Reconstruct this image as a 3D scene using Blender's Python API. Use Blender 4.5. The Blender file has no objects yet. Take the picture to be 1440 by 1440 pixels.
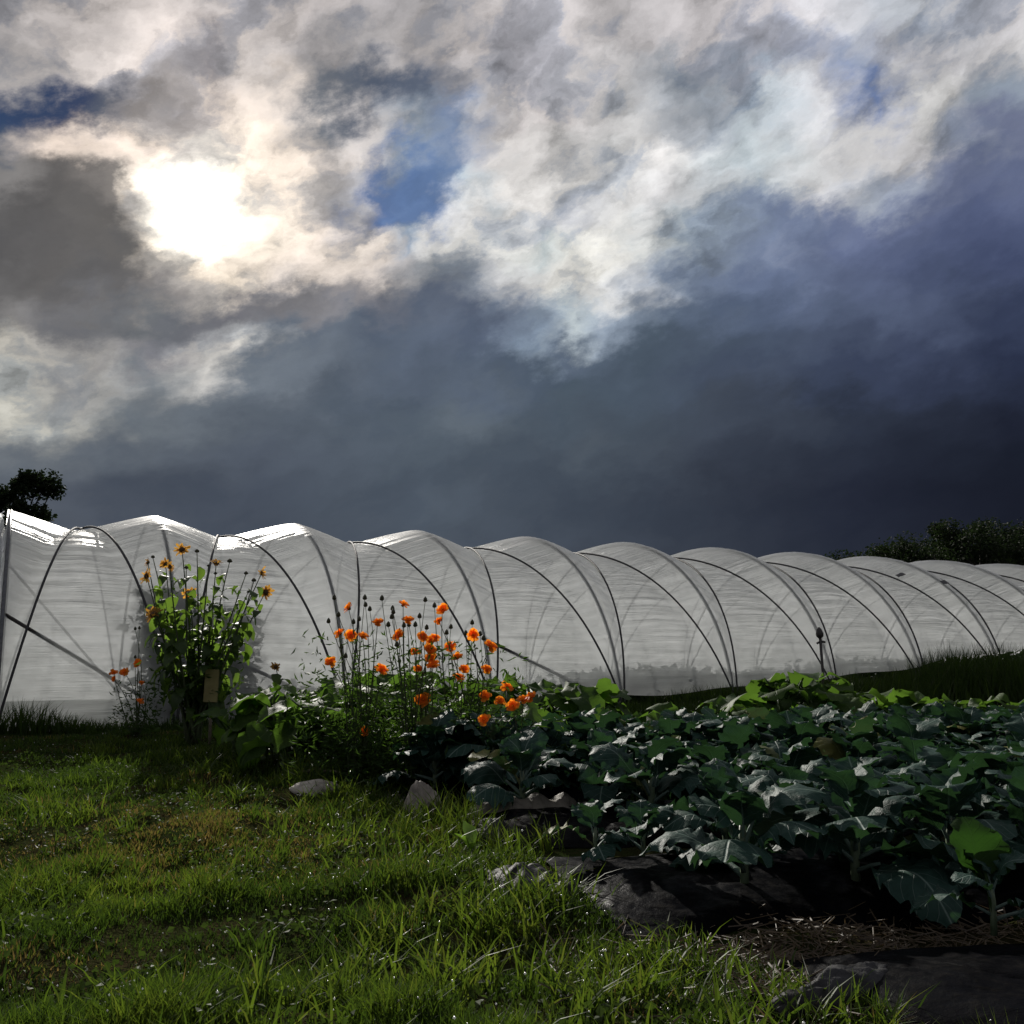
import bpy, math, random
import numpy as np
from mathutils import Vector, Matrix, Euler

R = math.radians
sc = bpy.context.scene
col = sc.collection
rng = np.random.default_rng(7)
random.seed(7)

# ------------------------------------------------------------------ camera
F, PITCH, CAMZ = 1400.0, R(7.85), 0.8          # focal length in photo pixels (1440 wide)
cam_d = bpy.data.cameras.new('camera'); cam = bpy.data.objects.new('camera', cam_d)
col.objects.link(cam); cam.location = (0, 0, CAMZ); cam.rotation_euler = (math.pi/2 + PITCH, 0, 0)
cam_d.sensor_width = 36; cam_d.sensor_fit = 'HORIZONTAL'; cam_d.lens = 36*F/1440
cam_d.clip_start = 0.05; cam_d.clip_end = 3000
sc.camera = cam

def ray(x, y):
    a, b = (x-720)/F, (720-y)/F
    c, s = math.cos(PITCH), math.sin(PITCH)
    return Vector((a, c-b*s, s+b*c))
def on_ground(x, y, z=0.0):
    r = ray(x, y); t = (z-CAMZ)/r.z
    return Vector((r.x*t, r.y*t, z))
def at_depth(x, y, Y):
    r = ray(x, y); t = Y/r.y
    return Vector((r.x*t, Y, CAMZ+r.z*t))

# ------------------------------------------------------------------ view, world, sun
sc.view_settings.view_transform = 'Standard'; sc.view_settings.look = 'None'
sc.view_settings.exposure = 0.0; sc.view_settings.gamma = 1.0
sc.render.engine = 'CYCLES'
sc.cycles.use_denoising = True
sc.cycles.max_bounces = 8; sc.cycles.diffuse_bounces = 4; sc.cycles.glossy_bounces = 3
sc.cycles.transmission_bounces = 6; sc.cycles.transparent_max_bounces = 14
sc.cycles.caustics_reflective = False; sc.cycles.caustics_refractive = False
sc.cycles.sample_clamp_indirect = 4.0

SUN_AZ, SUN_EL = R(-18.5), R(23.8)
sun_dir = Vector((math.sin(SUN_AZ)*math.cos(SUN_EL), math.cos(SUN_AZ)*math.cos(SUN_EL), math.sin(SUN_EL)))

def lin(c):
    return tuple(((v/255)/12.92 if v/255 <= .04045 else ((v/255+.055)/1.055)**2.4) for v in c)

class NT:
    """small node-building helper"""
    def __init__(s, tree): s.t = tree; s.n = tree.nodes; s.l = tree.links
    def put(s, sock, v):
        if isinstance(v, bpy.types.NodeSocket): s.l.new(v, sock)
        elif v is not None: sock.default_value = v
    def node(s, typ, ins=None, **kw):
        n = s.n.new(typ)
        for k, v in kw.items(): setattr(n, k, v)
        for k, v in (ins or {}).items(): s.put(n.inputs[k], v)
        return n
    def m(s, op, a, b=None, c=None, clamp=False):
        n = s.n.new('ShaderNodeMath'); n.operation = op; n.use_clamp = clamp
        s.put(n.inputs[0], a)
        if b is not None: s.put(n.inputs[1], b)
        if c is not None: s.put(n.inputs[2], c)
        return n.outputs[0]
    def v(s, op, a, b=None, scale=None):
        n = s.n.new('ShaderNodeVectorMath'); n.operation = op
        s.put(n.inputs[0], a)
        if b is not None: s.put(n.inputs[1], b)
        if scale is not None: s.put(n.inputs['Scale'], scale)
        return n.outputs['Value' if op in ('LENGTH', 'DISTANCE', 'DOT_PRODUCT') else 'Vector']
    def xyz(s, x=0., y=0., z=0.):
        n = s.n.new('ShaderNodeCombineXYZ')
        s.put(n.inputs[0], x); s.put(n.inputs[1], y); s.put(n.inputs[2], z); return n.outputs[0]
    def sep(s, v):
        n = s.n.new('ShaderNodeSeparateXYZ'); s.put(n.inputs[0], v); return n.outputs
    def noise(s, vec, scale, detail=4., rough=.5, out='Fac', dist=0., lac=2.0):
        n = s.n.new('ShaderNodeTexNoise'); s.put(n.inputs['Vector'], vec)
        n.inputs['Scale'].default_value = scale; n.inputs['Detail'].default_value = detail
        n.inputs['Roughness'].default_value = rough; n.inputs['Distortion'].default_value = dist
        n.inputs['Lacunarity'].default_value = lac
        return n.outputs[out]
    def ss(s, x, a, b, lo=0., hi=1.):
        n = s.n.new('ShaderNodeMapRange'); n.interpolation_type = 'SMOOTHSTEP'
        s.put(n.inputs[0], x)
        for i, q in zip((1, 2, 3, 4), (a, b, lo, hi)): s.put(n.inputs[i], q)
        return n.outputs[0]
    def mix(s, f, a, b, blend='MIX'):
        n = s.n.new('ShaderNodeMix'); n.data_type = 'RGBA'; n.blend_type = blend; n.clamp_factor = True
        s.put(n.inputs[0], f)
        for i, q in ((6, a), (7, b)):
            if isinstance(q, tuple) and len(q) == 3: q = (*q, 1)
            s.put(n.inputs[i], q)
        return n.outputs[2]
    def ramp(s, fac, stops, interp='LINEAR'):
        n = s.n.new('ShaderNodeValToRGB'); r = n.color_ramp; r.interpolation = interp
        s.put(n.inputs[0], fac)
        stops = sorted(stops)
        r.elements[0].position = stops[0][0]; r.elements[0].color = (*stops[0][1], 1)
        r.elements[1].position = stops[-1][0]; r.elements[1].color = (*stops[-1][1], 1)
        for p, c in stops[1:-1]:
            e = r.elements.new(p); e.color = (*c, 1)
        return n.outputs[0]

world = bpy.data.worlds.new('World'); sc.world = world; world.use_nodes = True
W = NT(world.node_tree); W.n.clear()
d = W.node('ShaderNodeTexCoord').outputs['Generated']
dx, dy, dz = W.sep(d)
az = W.m('ARCTAN2', dx, dy); el = W.m('ARCSINE', dz)
P = W.xyz(az, el, 0.)
# clouds: coordinates are azimuth / elevation on the sky, warped by turbulence
ROT, STR = R(17), .62
Pst = W.xyz(W.m('MULTIPLY', W.m('ADD', W.m('MULTIPLY', az, math.cos(ROT)), W.m('MULTIPLY', el, math.sin(ROT))), STR),
            W.m('SUBTRACT', W.m('MULTIPLY', el, math.cos(ROT)), W.m('MULTIPLY', az, math.sin(ROT))), 0.)
SUN_ST = ((SUN_AZ*math.cos(ROT)+SUN_EL*math.sin(ROT))*STR, SUN_EL*math.cos(ROT)-SUN_AZ*math.sin(ROT), 0.)
w1 = W.noise(Pst, 6.5, 2., .5, 'Color'); w2 = W.noise(Pst, 20., 6., .62, 'Color')
up = W.ss(el, .10, .30, .5, 1.)
wv = W.v('ADD', W.v('SCALE', W.v('SUBTRACT', w1, (.5, .5, .5)), scale=.09),
         W.v('SCALE', W.v('SUBTRACT', w2, (.5, .5, .5)), scale=.13))
elf = W.m('ARCTAN2', dz, W.m('MAXIMUM', dy, .05))      # elevation along the bands of cloud
Pw = W.v('ADD', W.xyz(az, elf, 0.), W.v('SCALE', wv, scale=up))
uw, vw, _ = W.sep(Pw)
ROWS = [
 (25, [(-60,(160,154,153)),(30,(162,156,155)),(200,(188,178,174)),(300,(178,170,168)),(430,(182,174,172)),(540,(158,154,156)),(620,(164,160,161)),(720,(190,183,182)),(900,(166,162,163)),(1080,(196,190,192)),(1250,(172,170,182)),(1400,(184,181,184))]),
 (80, [(-60,(148,144,146)),(20,(156,151,150)),(130,(184,175,171)),(230,(198,186,180)),(310,(148,140,140)),(370,(194,184,179)),(430,(152,148,150)),(520,(162,158,159)),(620,(166,160,159)),(730,(196,187,185)),(880,(168,166,167)),(980,(138,141,156)),(1090,(186,181,184)),(1200,(140,145,172)),(1290,(176,175,180)),(1420,(178,176,177))]),
 (135,[(-60,(58,76,108)),(20,(46,68,108)),(110,(56,68,104)),(165,(96,98,116)),(215,(178,164,154)),(300,(196,180,168)),(390,(200,186,175)),(450,(108,109,121)),(520,(84,91,113)),(590,(90,97,120)),(650,(168,164,166)),(750,(206,197,195)),(880,(174,173,173)),(1000,(150,153,169)),(1090,(178,180,192)),(1150,(196,196,200)),(1215,(108,124,170)),(1270,(190,189,188)),(1340,(184,183,182)),(1410,(132,138,157))]),
 (195,[(-60,(104,106,114)),(10,(78,88,110)),(50,(160,150,146)),(90,(206,186,170)),(190,(214,194,178)),(290,(246,230,208)),(400,(222,204,186)),(460,(180,172,168)),(520,(186,180,178)),(580,(138,145,164)),(640,(116,130,166)),(700,(202,197,194)),(850,(178,178,178)),(950,(212,209,207)),(1050,(176,180,190)),(1180,(190,189,189)),(1290,(188,186,188)),(1370,(140,141,160)),(1430,(106,110,142))]),
 (250,[(-60,(126,124,124)),(20,(124,121,120)),(90,(98,95,94)),(160,(122,116,112)),(205,(230,214,194)),(290,(236,222,202)),(380,(240,221,200)),(450,(218,203,188)),(500,(190,183,180)),(530,(96,116,160)),(575,(92,116,162)),(640,(98,118,158)),(672,(170,174,186)),(730,(214,210,206)),(850,(198,197,195)),(960,(196,195,196)),(1060,(176,178,188)),(1150,(190,189,190)),(1230,(150,152,170)),(1330,(110,115,148)),(1430,(92,99,136))]),
 (300,[(-60,(96,95,96)),(60,(92,90,90)),(150,(98,95,93)),(190,(170,160,148)),(230,(230,216,194)),(290,(238,226,206)),(370,(248,232,210)),(430,(226,209,193)),(470,(168,164,168)),(510,(92,114,160)),(560,(94,118,164)),(610,(96,119,164)),(650,(190,191,194)),(720,(222,219,214)),(800,(180,182,188)),(880,(204,203,200)),(980,(172,175,186)),(1080,(122,130,160)),(1250,(100,108,147)),(1420,(84,92,131))]),
 (340,[(-60,(92,91,93)),(80,(94,92,92)),(170,(104,101,99)),(215,(196,182,164)),(280,(236,220,198)),(350,(250,234,210)),(430,(224,207,191)),(510,(208,197,187)),(570,(130,143,168)),(600,(190,190,190)),(680,(214,212,206)),(740,(176,179,184)),(800,(216,214,206)),(880,(214,212,205)),(950,(172,175,186)),(1050,(128,135,162)),(1200,(94,103,141)),(1420,(76,84,122))]),
 (385,[(-60,(100,99,100)),(80,(100,98,98)),(190,(106,103,102)),(240,(150,141,134)),(320,(226,208,184)),(420,(210,195,182)),(520,(196,184,174)),(570,(158,155,156)),(640,(134,136,148)),(700,(176,177,180)),(790,(212,210,203)),(870,(194,195,196)),(940,(138,146,170)),(1050,(104,114,147)),(1200,(88,97,132)),(1420,(64,72,108))]),
 (440,[(-60,(122,121,121)),(30,(124,122,122)),(130,(110,110,114)),(220,(104,104,112)),(330,(118,117,123)),(430,(140,136,137)),(500,(136,133,137)),(580,(94,100,120)),(660,(90,97,120)),(720,(128,136,157)),(790,(176,179,186)),(850,(134,143,164)),(920,(88,100,126)),(1050,(84,95,124)),(1250,(78,87,119)),(1420,(50,58,88))]),
 (490,[(-60,(176,172,161)),(30,(180,175,164)),(110,(160,157,152)),(180,(122,122,127)),(260,(128,127,132)),(330,(184,181,174)),(390,(104,109,124)),(550,(86,95,116)),(680,(92,101,126)),(735,(140,150,170)),(780,(88,99,122)),(900,(72,84,103)),(1050,(74,84,108)),(1250,(62,70,100)),(1420,(42,49,76))]),
 (530,[(-60,(186,183,171)),(20,(180,177,166)),(80,(140,140,140)),(160,(158,157,154)),(220,(116,118,128)),(300,(174,172,168)),(350,(108,113,127)),(550,(84,93,113)),(700,(86,96,118)),(800,(72,84,101)),(1000,(70,79,102)),(1200,(56,64,92)),(1420,(38,44,68))]),
 (590,[(-60,(176,174,163)),(40,(180,178,167)),(120,(156,156,151)),(190,(106,110,121)),(400,(84,91,107)),(600,(84,93,109)),(660,(94,102,117)),(800,(72,82,98)),(1000,(64,71,89)),(1200,(45,51,70)),(1420,(30,34,52))]),
 (640,[(-60,(110,112,122)),(60,(104,107,118)),(200,(90,95,109)),(350,(80,86,103)),(600,(80,89,105)),(800,(68,76,92)),(840,(78,86,101)),(1000,(56,62,79)),(1200,(39,44,62)),(1420,(26,30,46))]),
 (700,[(-60,(92,96,109)),(40,(84,88,103)),(150,(72,77,93)),(350,(70,76,93)),(600,(78,86,102)),(800,(64,71,87)),(1000,(50,55,71)),(1200,(35,39,57)),(1420,(24,27,42))]),
 (850,[(-60,(92,96,108)),(350,(76,81,96)),(800,(66,71,86)),(1200,(38,42,58)),(1420,(28,31,45))]),
]
def angles(x, y):
    r = ray(x, y); return math.atan2(r.x, r.y), math.atan2(r.z, math.hypot(r.x, r.y))
AZ0, AZ1 = -.62, .62
def soft(c):
    g_ = .3*c[0]+.55*c[1]+.15*c[2]; k_ = .08 if c[2]-c[0] > .22 else .22
    c = tuple(v+(g_-v)*k_ for v in c)
    return (c[0]*.95, c[1]*1.03, c[2]*1.0) if c[2] > c[0]*1.08 else c
ut = W.m('DIVIDE', W.m('SUBTRACT', uw, AZ0), AZ1-AZ0)
macro = None; prev = None
for y, pts in ROWS:
    stops = [((angles(x, y)[0]-AZ0)/(AZ1-AZ0), soft(lin(c))) for x, c in pts]
    c = W.ramp(ut, stops, 'LINEAR')
    v = math.atan2(ray(720, y).z, ray(720, y).y)
    if macro is None: macro = c
    else: macro = W.mix(W.ss(vw, v, prev, 1., 0.), macro, c)
    prev = v
# the sky beyond: the same broken grey cloud, all round
nb = W.noise(W.v('ADD', P, W.v('SCALE', wv, scale=1.)), 2.6, 5., .55)
beyond = W.mix(W.ss(nb, .36, .66), lin((104, 108, 122)), lin((176, 172, 172)))
beyond = W.mix(W.ss(el, .02, .30), lin((70, 75, 90)), beyond)
aaz = W.m('ABSOLUTE', az)
out_f = W.m('MAXIMUM', W.ss(aaz, .56, .85), W.ss(el, .64, .85))
macro = W.mix(out_f, macro, beyond)
# small-scale billows with a bright side towards the sun
Pd = W.v('ADD', Pst, W.v('SCALE', wv, scale=.45))
tow = W.v('SUBTRACT', SUN_ST, Pst)
tow = W.v('SCALE', W.v('NORMALIZE', tow), scale=.020)
f1 = W.noise(Pd, 12., 9., .54); f2 = W.noise(W.v('ADD', Pd, tow), 12., 6., .5)
f3 = W.noise(Pd, 44., 6., .6)
g1 = W.m('ADD', W.ss(f1, .37, .60), W.m('MULTIPLY', W.m('SUBTRACT', f3, .5), 1.))
relief = W.m('SUBTRACT', f1, f2)
lum = W.v('DOT_PRODUCT', macro, (.3, .5, .2))
k = W.ss(lum, .04, .45, .16, 1.)
gain = W.m('ADD', 1., W.m('MULTIPLY', k, W.m('ADD', W.m('MULTIPLY', W.m('SUBTRACT', g1, .44), .40), W.m('MULTIPLY', relief, 2.3))))
gain = W.m('MAXIMUM', gain, .3)
cloud = W.v('SCALE', macro, scale=gain)
cloud = W.mix(W.m('MULTIPLY', W.ss(g1, .1, .6, .5, 0.), k), cloud, W.v('MULTIPLY', cloud, (.80, .93, 1.14)))
# the sun burning through thin cloud
dsun = W.v('DISTANCE', W.v('ADD', P, W.v('SCALE', wv, scale=.35)), (SUN_AZ-.006, SUN_EL, 0.))
core = W.m('MULTIPLY', W.ss(W.m('ADD', dsun, W.m('MULTIPLY', W.m('SUBTRACT', f1, .5), -.10)), .0, .064, 1., 0.), 1.7)
glow = W.m('MULTIPLY', W.m('EXPONENT', W.m('MULTIPLY', W.m('POWER', W.m('DIVIDE', dsun, .15), 2.), -1.)), W.m('MULTIPLY', W.ss(g1, .1, .9, .08, .28), W.ss(lum, .10, .5)))
cloud = W.v('ADD', cloud, W.v('SCALE', (1., .93, .80), scale=core))
cloud = W.v('ADD', cloud, W.v('SCALE', (1., .90, .78), scale=glow))
# clear air: physical sky, seen faintly through the gaps
sky = W.node('ShaderNodeTexSky', sky_type='NISHITA', sun_disc=False, sun_elevation=SUN_EL, sun_rotation=SUN_AZ)
csep = W.n.new('ShaderNodeSeparateColor'); W.l.new(macro, csep.inputs[0])
blue = W.ss(W.m('SUBTRACT', csep.outputs[2], csep.outputs[0]), .20, .34, 0., .15)
skyc = W.v('MULTIPLY', sky.outputs[0], (.5, .62, .8))
tot = W.mix(blue, W.v('SCALE', cloud, scale=10.), skyc)
bg = W.node('ShaderNodeBackground', {'Color': tot, 'Strength': .1})
W.l.new(bg.outputs[0], W.node('ShaderNodeOutputWorld').inputs[0])

sun_d = bpy.data.lights.new('sun', 'SUN'); sun = bpy.data.objects.new('sun', sun_d); col.objects.link(sun)
sun_d.energy = 5.0; sun_d.angle = R(0.9); sun_d.color = (1., .95, .87)
sun.rotation_euler = (-sun_dir).to_track_quat('-Z', 'Y').to_euler()

# ------------------------------------------------------------------ helpers
def tag(o, label=None, cat=None, group=None, kind=None):
    if label: o['label'] = label
    if cat: o['category'] = cat
    if group: o['group'] = group
    if kind: o['kind'] = kind
    return o
def empty(name, loc, rz=0.0, **kw):
    o = bpy.data.objects.new(name, None); col.objects.link(o)
    o.location = loc; o.rotation_euler = (0, 0, rz); o.empty_display_size = .1
    return tag(o, **kw)
def mesh(name, verts, faces, mat=None, smooth=True, uv=None, tint=None):
    me = bpy.data.meshes.new(name)
    me.from_pydata(np.asarray(verts).tolist() if isinstance(verts, np.ndarray) else verts, [], faces)
    if mat: me.materials.append(mat)
    if smooth: me.polygons.foreach_set('use_smooth', np.ones(len(me.polygons), bool))
    if uv is not None:
        li = np.empty(len(me.loops), np.int32); me.loops.foreach_get('vertex_index', li)
        me.uv_layers.new(name='UVMap').data.foreach_set('uv', np.asarray(uv, np.float32)[li].ravel())
    if tint is not None:
        a = me.attributes.new('tint', 'FLOAT', 'POINT'); a.data.foreach_set('value', np.asarray(tint, np.float32))
    me.update()
    return me
def mesh_uniform(name, verts, faces, mat, smooth=True, tint=None):
    """fast path: faces is an (n,k) int array"""
    verts = np.asarray(verts, np.float32); faces = np.asarray(faces, np.int32); n, kk = faces.shape
    me = bpy.data.meshes.new(name)
    me.vertices.add(len(verts)); me.vertices.foreach_set('co', verts.ravel())
    me.loops.add(n*kk); me.loops.foreach_set('vertex_index', faces.ravel())
    me.polygons.add(n); me.polygons.foreach_set('loop_start', np.arange(0, n*kk, kk, dtype=np.int32))
    me.polygons.foreach_set('use_smooth', np.full(n, smooth))
    if mat: me.materials.append(mat)
    if tint is not None:
        a = me.attributes.new('tint', 'FLOAT', 'POINT'); a.data.foreach_set('value', np.asarray(tint, np.float32))
    me.update(calc_edges=True); me.validate()
    return me
def obj(name, me, parent=None, loc=(0, 0, 0), rot=None, scale=None, mtx=None, **kw):
    o = bpy.data.objects.new(name, me); col.objects.link(o)
    if parent is not None: o.parent = parent
    if mtx is not None: o.matrix_basis = mtx
    else:
        o.location = loc
        if rot is not None: o.rotation_euler = rot
        if scale is not None: o.scale = scale if hasattr(scale, '__len__') else (scale,)*3
    return tag(o, **kw)
def tube(pts, rad, k=6, caps=True):
    """verts, faces of a tube along pts; rad is one number or one per point"""
    pts = [Vector(p) for p in pts]; n = len(pts)
    rad = [rad]*n if not hasattr(rad, '__len__') else rad
    V, Fc = [], []
    prevx = None
    for i, p in enumerate(pts):
        t = (pts[min(i+1, n-1)]-pts[max(i-1, 0)]).normalized()
        if prevx is None:
            prevx = t.orthogonal().normalized()
        x = (prevx - t*prevx.dot(t)).normalized(); prevx = x; y = t.cross(x)
        for j in range(k):
            a = 2*math.pi*j/k
            V.append(p + (x*math.cos(a)+y*math.sin(a))*rad[i])
    for i in range(n-1):
        for j in range(k):
            a, b = i*k+j, i*k+(j+1) % k
            Fc.append((a, b, b+k, a+k))
    if caps:
        Fc.append(tuple(range(k-1, -1, -1))); Fc.append(tuple(range((n-1)*k, n*k)))
    return V, Fc
class MB:
    def __init__(s): s.V, s.F, s.T = [], [], []
    def add(s, V, Fc, t=0.5):
        o = len(s.V); s.V += [tuple(v) for v in V]; s.F += [tuple(i+o for i in f) for f in Fc]; s.T += [t]*len(V)
    def mesh(s, name, mat, smooth=True): return mesh(name, s.V, s.F, mat, smooth, tint=s.T)
def bez(a, b, c, n=8):
    a, b, c = Vector(a), Vector(b), Vector(c)
    return [a*(1-t)**2 + b*2*t*(1-t) + c*t*t for t in [i/(n-1) for i in range(n)]]

ORD = ['first', 'second', 'third', 'fourth', 'fifth', 'sixth', 'seventh', 'eighth', 'ninth', 'tenth', 'eleventh', 'twelfth', 'thirteenth', 'fourteenth', 'fifteenth', 'sixteenth', 'seventeenth', 'eighteenth']
_perm = rng.random((256, 256))
def vnoise(x, y):
    x = np.asarray(x, float); y = np.asarray(y, float)
    xi = np.floor(x).astype(int); yi = np.floor(y).astype(int); fx = x-xi; fy = y-yi
    fx = fx*fx*(3-2*fx); fy = fy*fy*(3-2*fy)
    g = lambda i, j: _perm[i & 255, j & 255]
    return (g(xi, yi)*(1-fx)+g(xi+1, yi)*fx)*(1-fy) + (g(xi, yi+1)*(1-fx)+g(xi+1, yi+1)*fx)*fy
def fbm(x, y, o=4):
    s = 0; a = .5; t = 0
    for i in range(o):
        s = s + a*vnoise(x*2**i+17*i, y*2**i+5*i); t += a; a *= .5
    return s/t

# ------------------------------------------------------------------ materials
def mat(name):
    m = bpy.data.materials.new(name); m.use_nodes = True; t = NT(m.node_tree); t.n.clear()
    t.out = t.node('ShaderNodeOutputMaterial'); return m, t
def bump(t, h, strength=.4, dist=.01):
    return t.node('ShaderNodeBump', {'Height': h, 'Strength': strength, 'Distance': dist}).outputs[0]

def leaf_mat(name, c1, c2, trans=.35, rough=.45, tcol=None, attr=None, veins=0., spec=.5, rib=None, sheen=None, bumps=.25, scale=14., old=None):
    m, t = mat(name)
    if attr: r = t.node('ShaderNodeAttribute', attribute_name=attr).outputs['Fac']
    else: r = t.node('ShaderNodeObjectInfo').outputs['Random']
    oc = t.node('ShaderNodeTexCoord').outputs['Object']
    nz = t.noise(oc, scale, 4., .6)
    c = t.mix(r, c1, c2)
    c = t.mix(t.ss(nz, .35, .75, 0., .45), c, tuple(v*.55 for v in c1))
    if rib:
        uv = t.sep(t.node('ShaderNodeTexCoord').outputs['UV'])
        au = t.m('ABSOLUTE', uv[0])
        ribf = t.ss(au, .0, .055, 1., 0.)
        side = t.m('FRACT', t.m('SUBTRACT', t.m('MULTIPLY', uv[1], 6.5), t.m('MULTIPLY', au, 2.2)))
        side = t.ss(t.m('ABSOLUTE', t.m('SUBTRACT', side, .5)), .0, .06, .55, 0.)
        vf = t.m('MAXIMUM', ribf, side)
        c = t.mix(t.m('MULTIPLY', vf, .8), c, rib)
        h = t.m('ADD', t.m('MULTIPLY', vf, -.6), nz)
    else: h = nz
    if old: c = t.mix(t.ss(r, .93, .97, 0., .7), c, old)
    nrm = bump(t, h, bumps, .012)
    p = t.node('ShaderNodeBsdfPrincipled', {'Base Color': c, 'Roughness': rough, 'Normal': nrm})
    p.inputs['Specular IOR Level'].default_value = spec
    if sheen:
        p.inputs['Coat Weight'].default_value = sheen; p.inputs['Coat Roughness'].default_value = .25
    tc = t.mix(r, tcol or tuple(v*1.6 for v in c1), tuple(v*1.5 for v in (tcol or c2)))
    tr = t.node('ShaderNodeBsdfTranslucent', {'Color': tc, 'Normal': nrm})
    mx = t.node('ShaderNodeMixShader', {0: trans, 1: p.outputs[0], 2: tr.outputs[0]})
    t.l.new(mx.outputs[0], t.out.inputs[0]); return m
def plain(name, c, rough=.6, c2=None, scale=20., b=.3, metal=0., spec=.5, dist=.01):
    m, t = mat(name)
    oc = t.node('ShaderNodeTexCoord').outputs['Object']; nz = t.noise(oc, scale, 5., .6)
    cc = t.mix(t.ss(nz, .35, .7), c, c2 or tuple(v*.6 for v in c))
    p = t.node('ShaderNodeBsdfPrincipled', {'Base Color': cc, 'Roughness': rough, 'Metallic': metal, 'Normal': bump(t, nz, b, dist)})
    p.inputs['Specular IOR Level'].default_value = spec
    t.l.new(p.outputs[0], t.out.inputs[0]); return m

M = {}
# ground: damp soil, moss and thatch
m, t = mat('ground'); M['ground'] = m
g = t.node('ShaderNodeNewGeometry').outputs['Position']
n1 = t.noise(g, 1.1, 5., .6); n2 = t.noise(g, 9., 5., .65); n3 = t.noise(g, 60., 3., .6)
gc = t.mix(t.ss(n1, .38, .62), (.020, .032, .008), (.030, .028, .012))
gc = t.mix(t.ss(n2, .45, .68, 0., .8), gc, (.040, .032, .016))
gc = t.mix(t.ss(n3, .4, .7, 0., .6), gc, (.018, .014, .009))
p = t.node('ShaderNodeBsdfPrincipled', {'Base Color': gc, 'Roughness': 1., 'Specular IOR Level': .0, 'Normal': bump(t, t.m('ADD', n2, n3), .7, .03)})
t.l.new(p.outputs[0], t.out.inputs[0])

# polythene: milky translucent film, dirt and fine length-wise wrinkles
def film(name, clear=.50, dirt=1.):
    m, t = mat(name)
    uv = t.node('ShaderNodeTexCoord').outputs['UV']; u, v, _ = t.sep(uv)
    wr = t.noise(t.xyz(t.m('MULTIPLY', u, .7), t.m('MULTIPLY', v, 12.), 0.), 1., 4., .6, dist=.5)
    wr2 = t.noise(t.xyz(t.m('MULTIPLY', u, 2.6), t.m('MULTIPLY', v, 46.), 0.), 1., 3., .6)
    cl = t.noise(uv, .7, 5., .6); fine = t.noise(uv, 5., 5., .65)
    low = t.ss(v, .1, 2.1, 1., 0.)
    dirtf = t.m('MULTIPLY', t.m('ADD', t.ss(cl, .42, .75, 0., .35), t.m('MULTIPLY', low, t.ss(fine, .2, .8, .15, .55))), dirt)
    colr = t.mix(dirtf, (.91, .935, .96), (.56, .60, .58))
    h = t.m('MULTIPLY', t.m('ADD', wr, t.m('MULTIPLY', wr2, .4)), t.ss(t.m('ABSOLUTE', t.m('SUBTRACT', v, 4.32)), 1.2, 3.4, 1., .10))
    pm = t.ss(t.m('ABSOLUTE', t.m('SUBTRACT', t.m('FRACT', t.m('DIVIDE', u, 1.8)), .5)), .12, .46, 1., .16)
    h = t.m('MULTIPLY', h, pm)
    nrm = bump(t, h, t.ss(cl, .38, .62, .25, .8), .16)
    df = t.node('ShaderNodeBsdfDiffuse', {'Color': colr, 'Normal': nrm})
    tr = t.node('ShaderNodeBsdfTranslucent', {'Color': colr, 'Normal': nrm})
    base = t.node('ShaderNodeMixShader', {0: .93, 1: df.outputs[0], 2: tr.outputs[0]})
    tp = t.node('ShaderNodeBsdfTransparent', {'Color': (.94, .95, .94, 1)})
    lw = t.node('ShaderNodeLayerWeight', {'Blend': .35, 'Normal': nrm}).outputs['Facing']
    cf = t.m('MULTIPLY', t.ss(lw, .1, .9, clear, clear*.35), t.ss(fine, .3, .75, 1.15, .75))
    rf = t.node('ShaderNodeBsdfRefraction', {'Color': (.9, .91, .9, 1), 'Roughness': .8, 'IOR': 1.25, 'Normal': nrm})
    see = t.node('ShaderNodeMixShader', {0: .64, 1: tp.outputs[0], 2: rf.outputs[0]})
    mx = t.node('ShaderNodeMixShader', {0: cf, 1: base.outputs[0], 2: see.outputs[0]})
    gl = t.node('ShaderNodeBsdfGlossy', {'Color': (.9, .9, .9, 1), 'Roughness': .4, 'Normal': nrm})
    fr = t.m('MULTIPLY', t.node('ShaderNodeFresnel', {'IOR': 1.42, 'Normal': nrm}).outputs[0], .35)
    mx2 = t.node('ShaderNodeMixShader', {0: fr, 1: mx.outputs[0], 2: gl.outputs[0]})
    t.l.new(mx2.outputs[0], t.out.inputs[0]); return m
M['film'] = film('polythene_film')
M['curtain'] = film('end_curtain_film', .10, 1.3)
M['steel'] = plain('galvanised_tube', (.13, .135, .14), .5, (.08, .083, .088), 30., .1, .7)
M['rope'] = plain('dark_rope', (.018, .018, .02), .7, (.03, .03, .032), 120., .5)
M['patch'] = plain('dark_tape', (.05, .05, .05), .5)
M['iron'] = plain('dark_iron', (.03, .028, .026), .55, (.055, .045, .038), 40.)

# black mulch film: shiny, dusty
m, t = mat('mulch_film'); M['mulch'] = m
g = t.node('ShaderNodeNewGeometry').outputs['Position']
n1 = t.noise(g, 3.2, 5., .6); n2 = t.noise(g, 26., 5., .65); n3 = t.noise(g, 3.4, 3., .5, dist=.5)
mc = t.mix(t.ss(n1, .46, .74, 0., .6), (.0028, .0028, .0038), (.006, .0055, .005))
mc = t.mix(t.ss(n2, .52, .76, 0., .7), mc, (.010, .0085, .0065))
p = t.node('ShaderNodeBsdfPrincipled', {'Base Color': mc, 'Roughness': t.ss(n2, .3, .7, .30, .7), 'Specular IOR Level': .012, 'Coat Weight': .015, 'Coat Roughness': .14, 'Normal': bump(t, t.m('ADD', t.m('MULTIPLY', t.m('ABSOLUTE', t.m('SUBTRACT', n3, .5)), 3.), t.m('MULTIPLY', n2, .25)), .7, .03)})
t.l.new(p.outputs[0], t.out.inputs[0])
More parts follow.
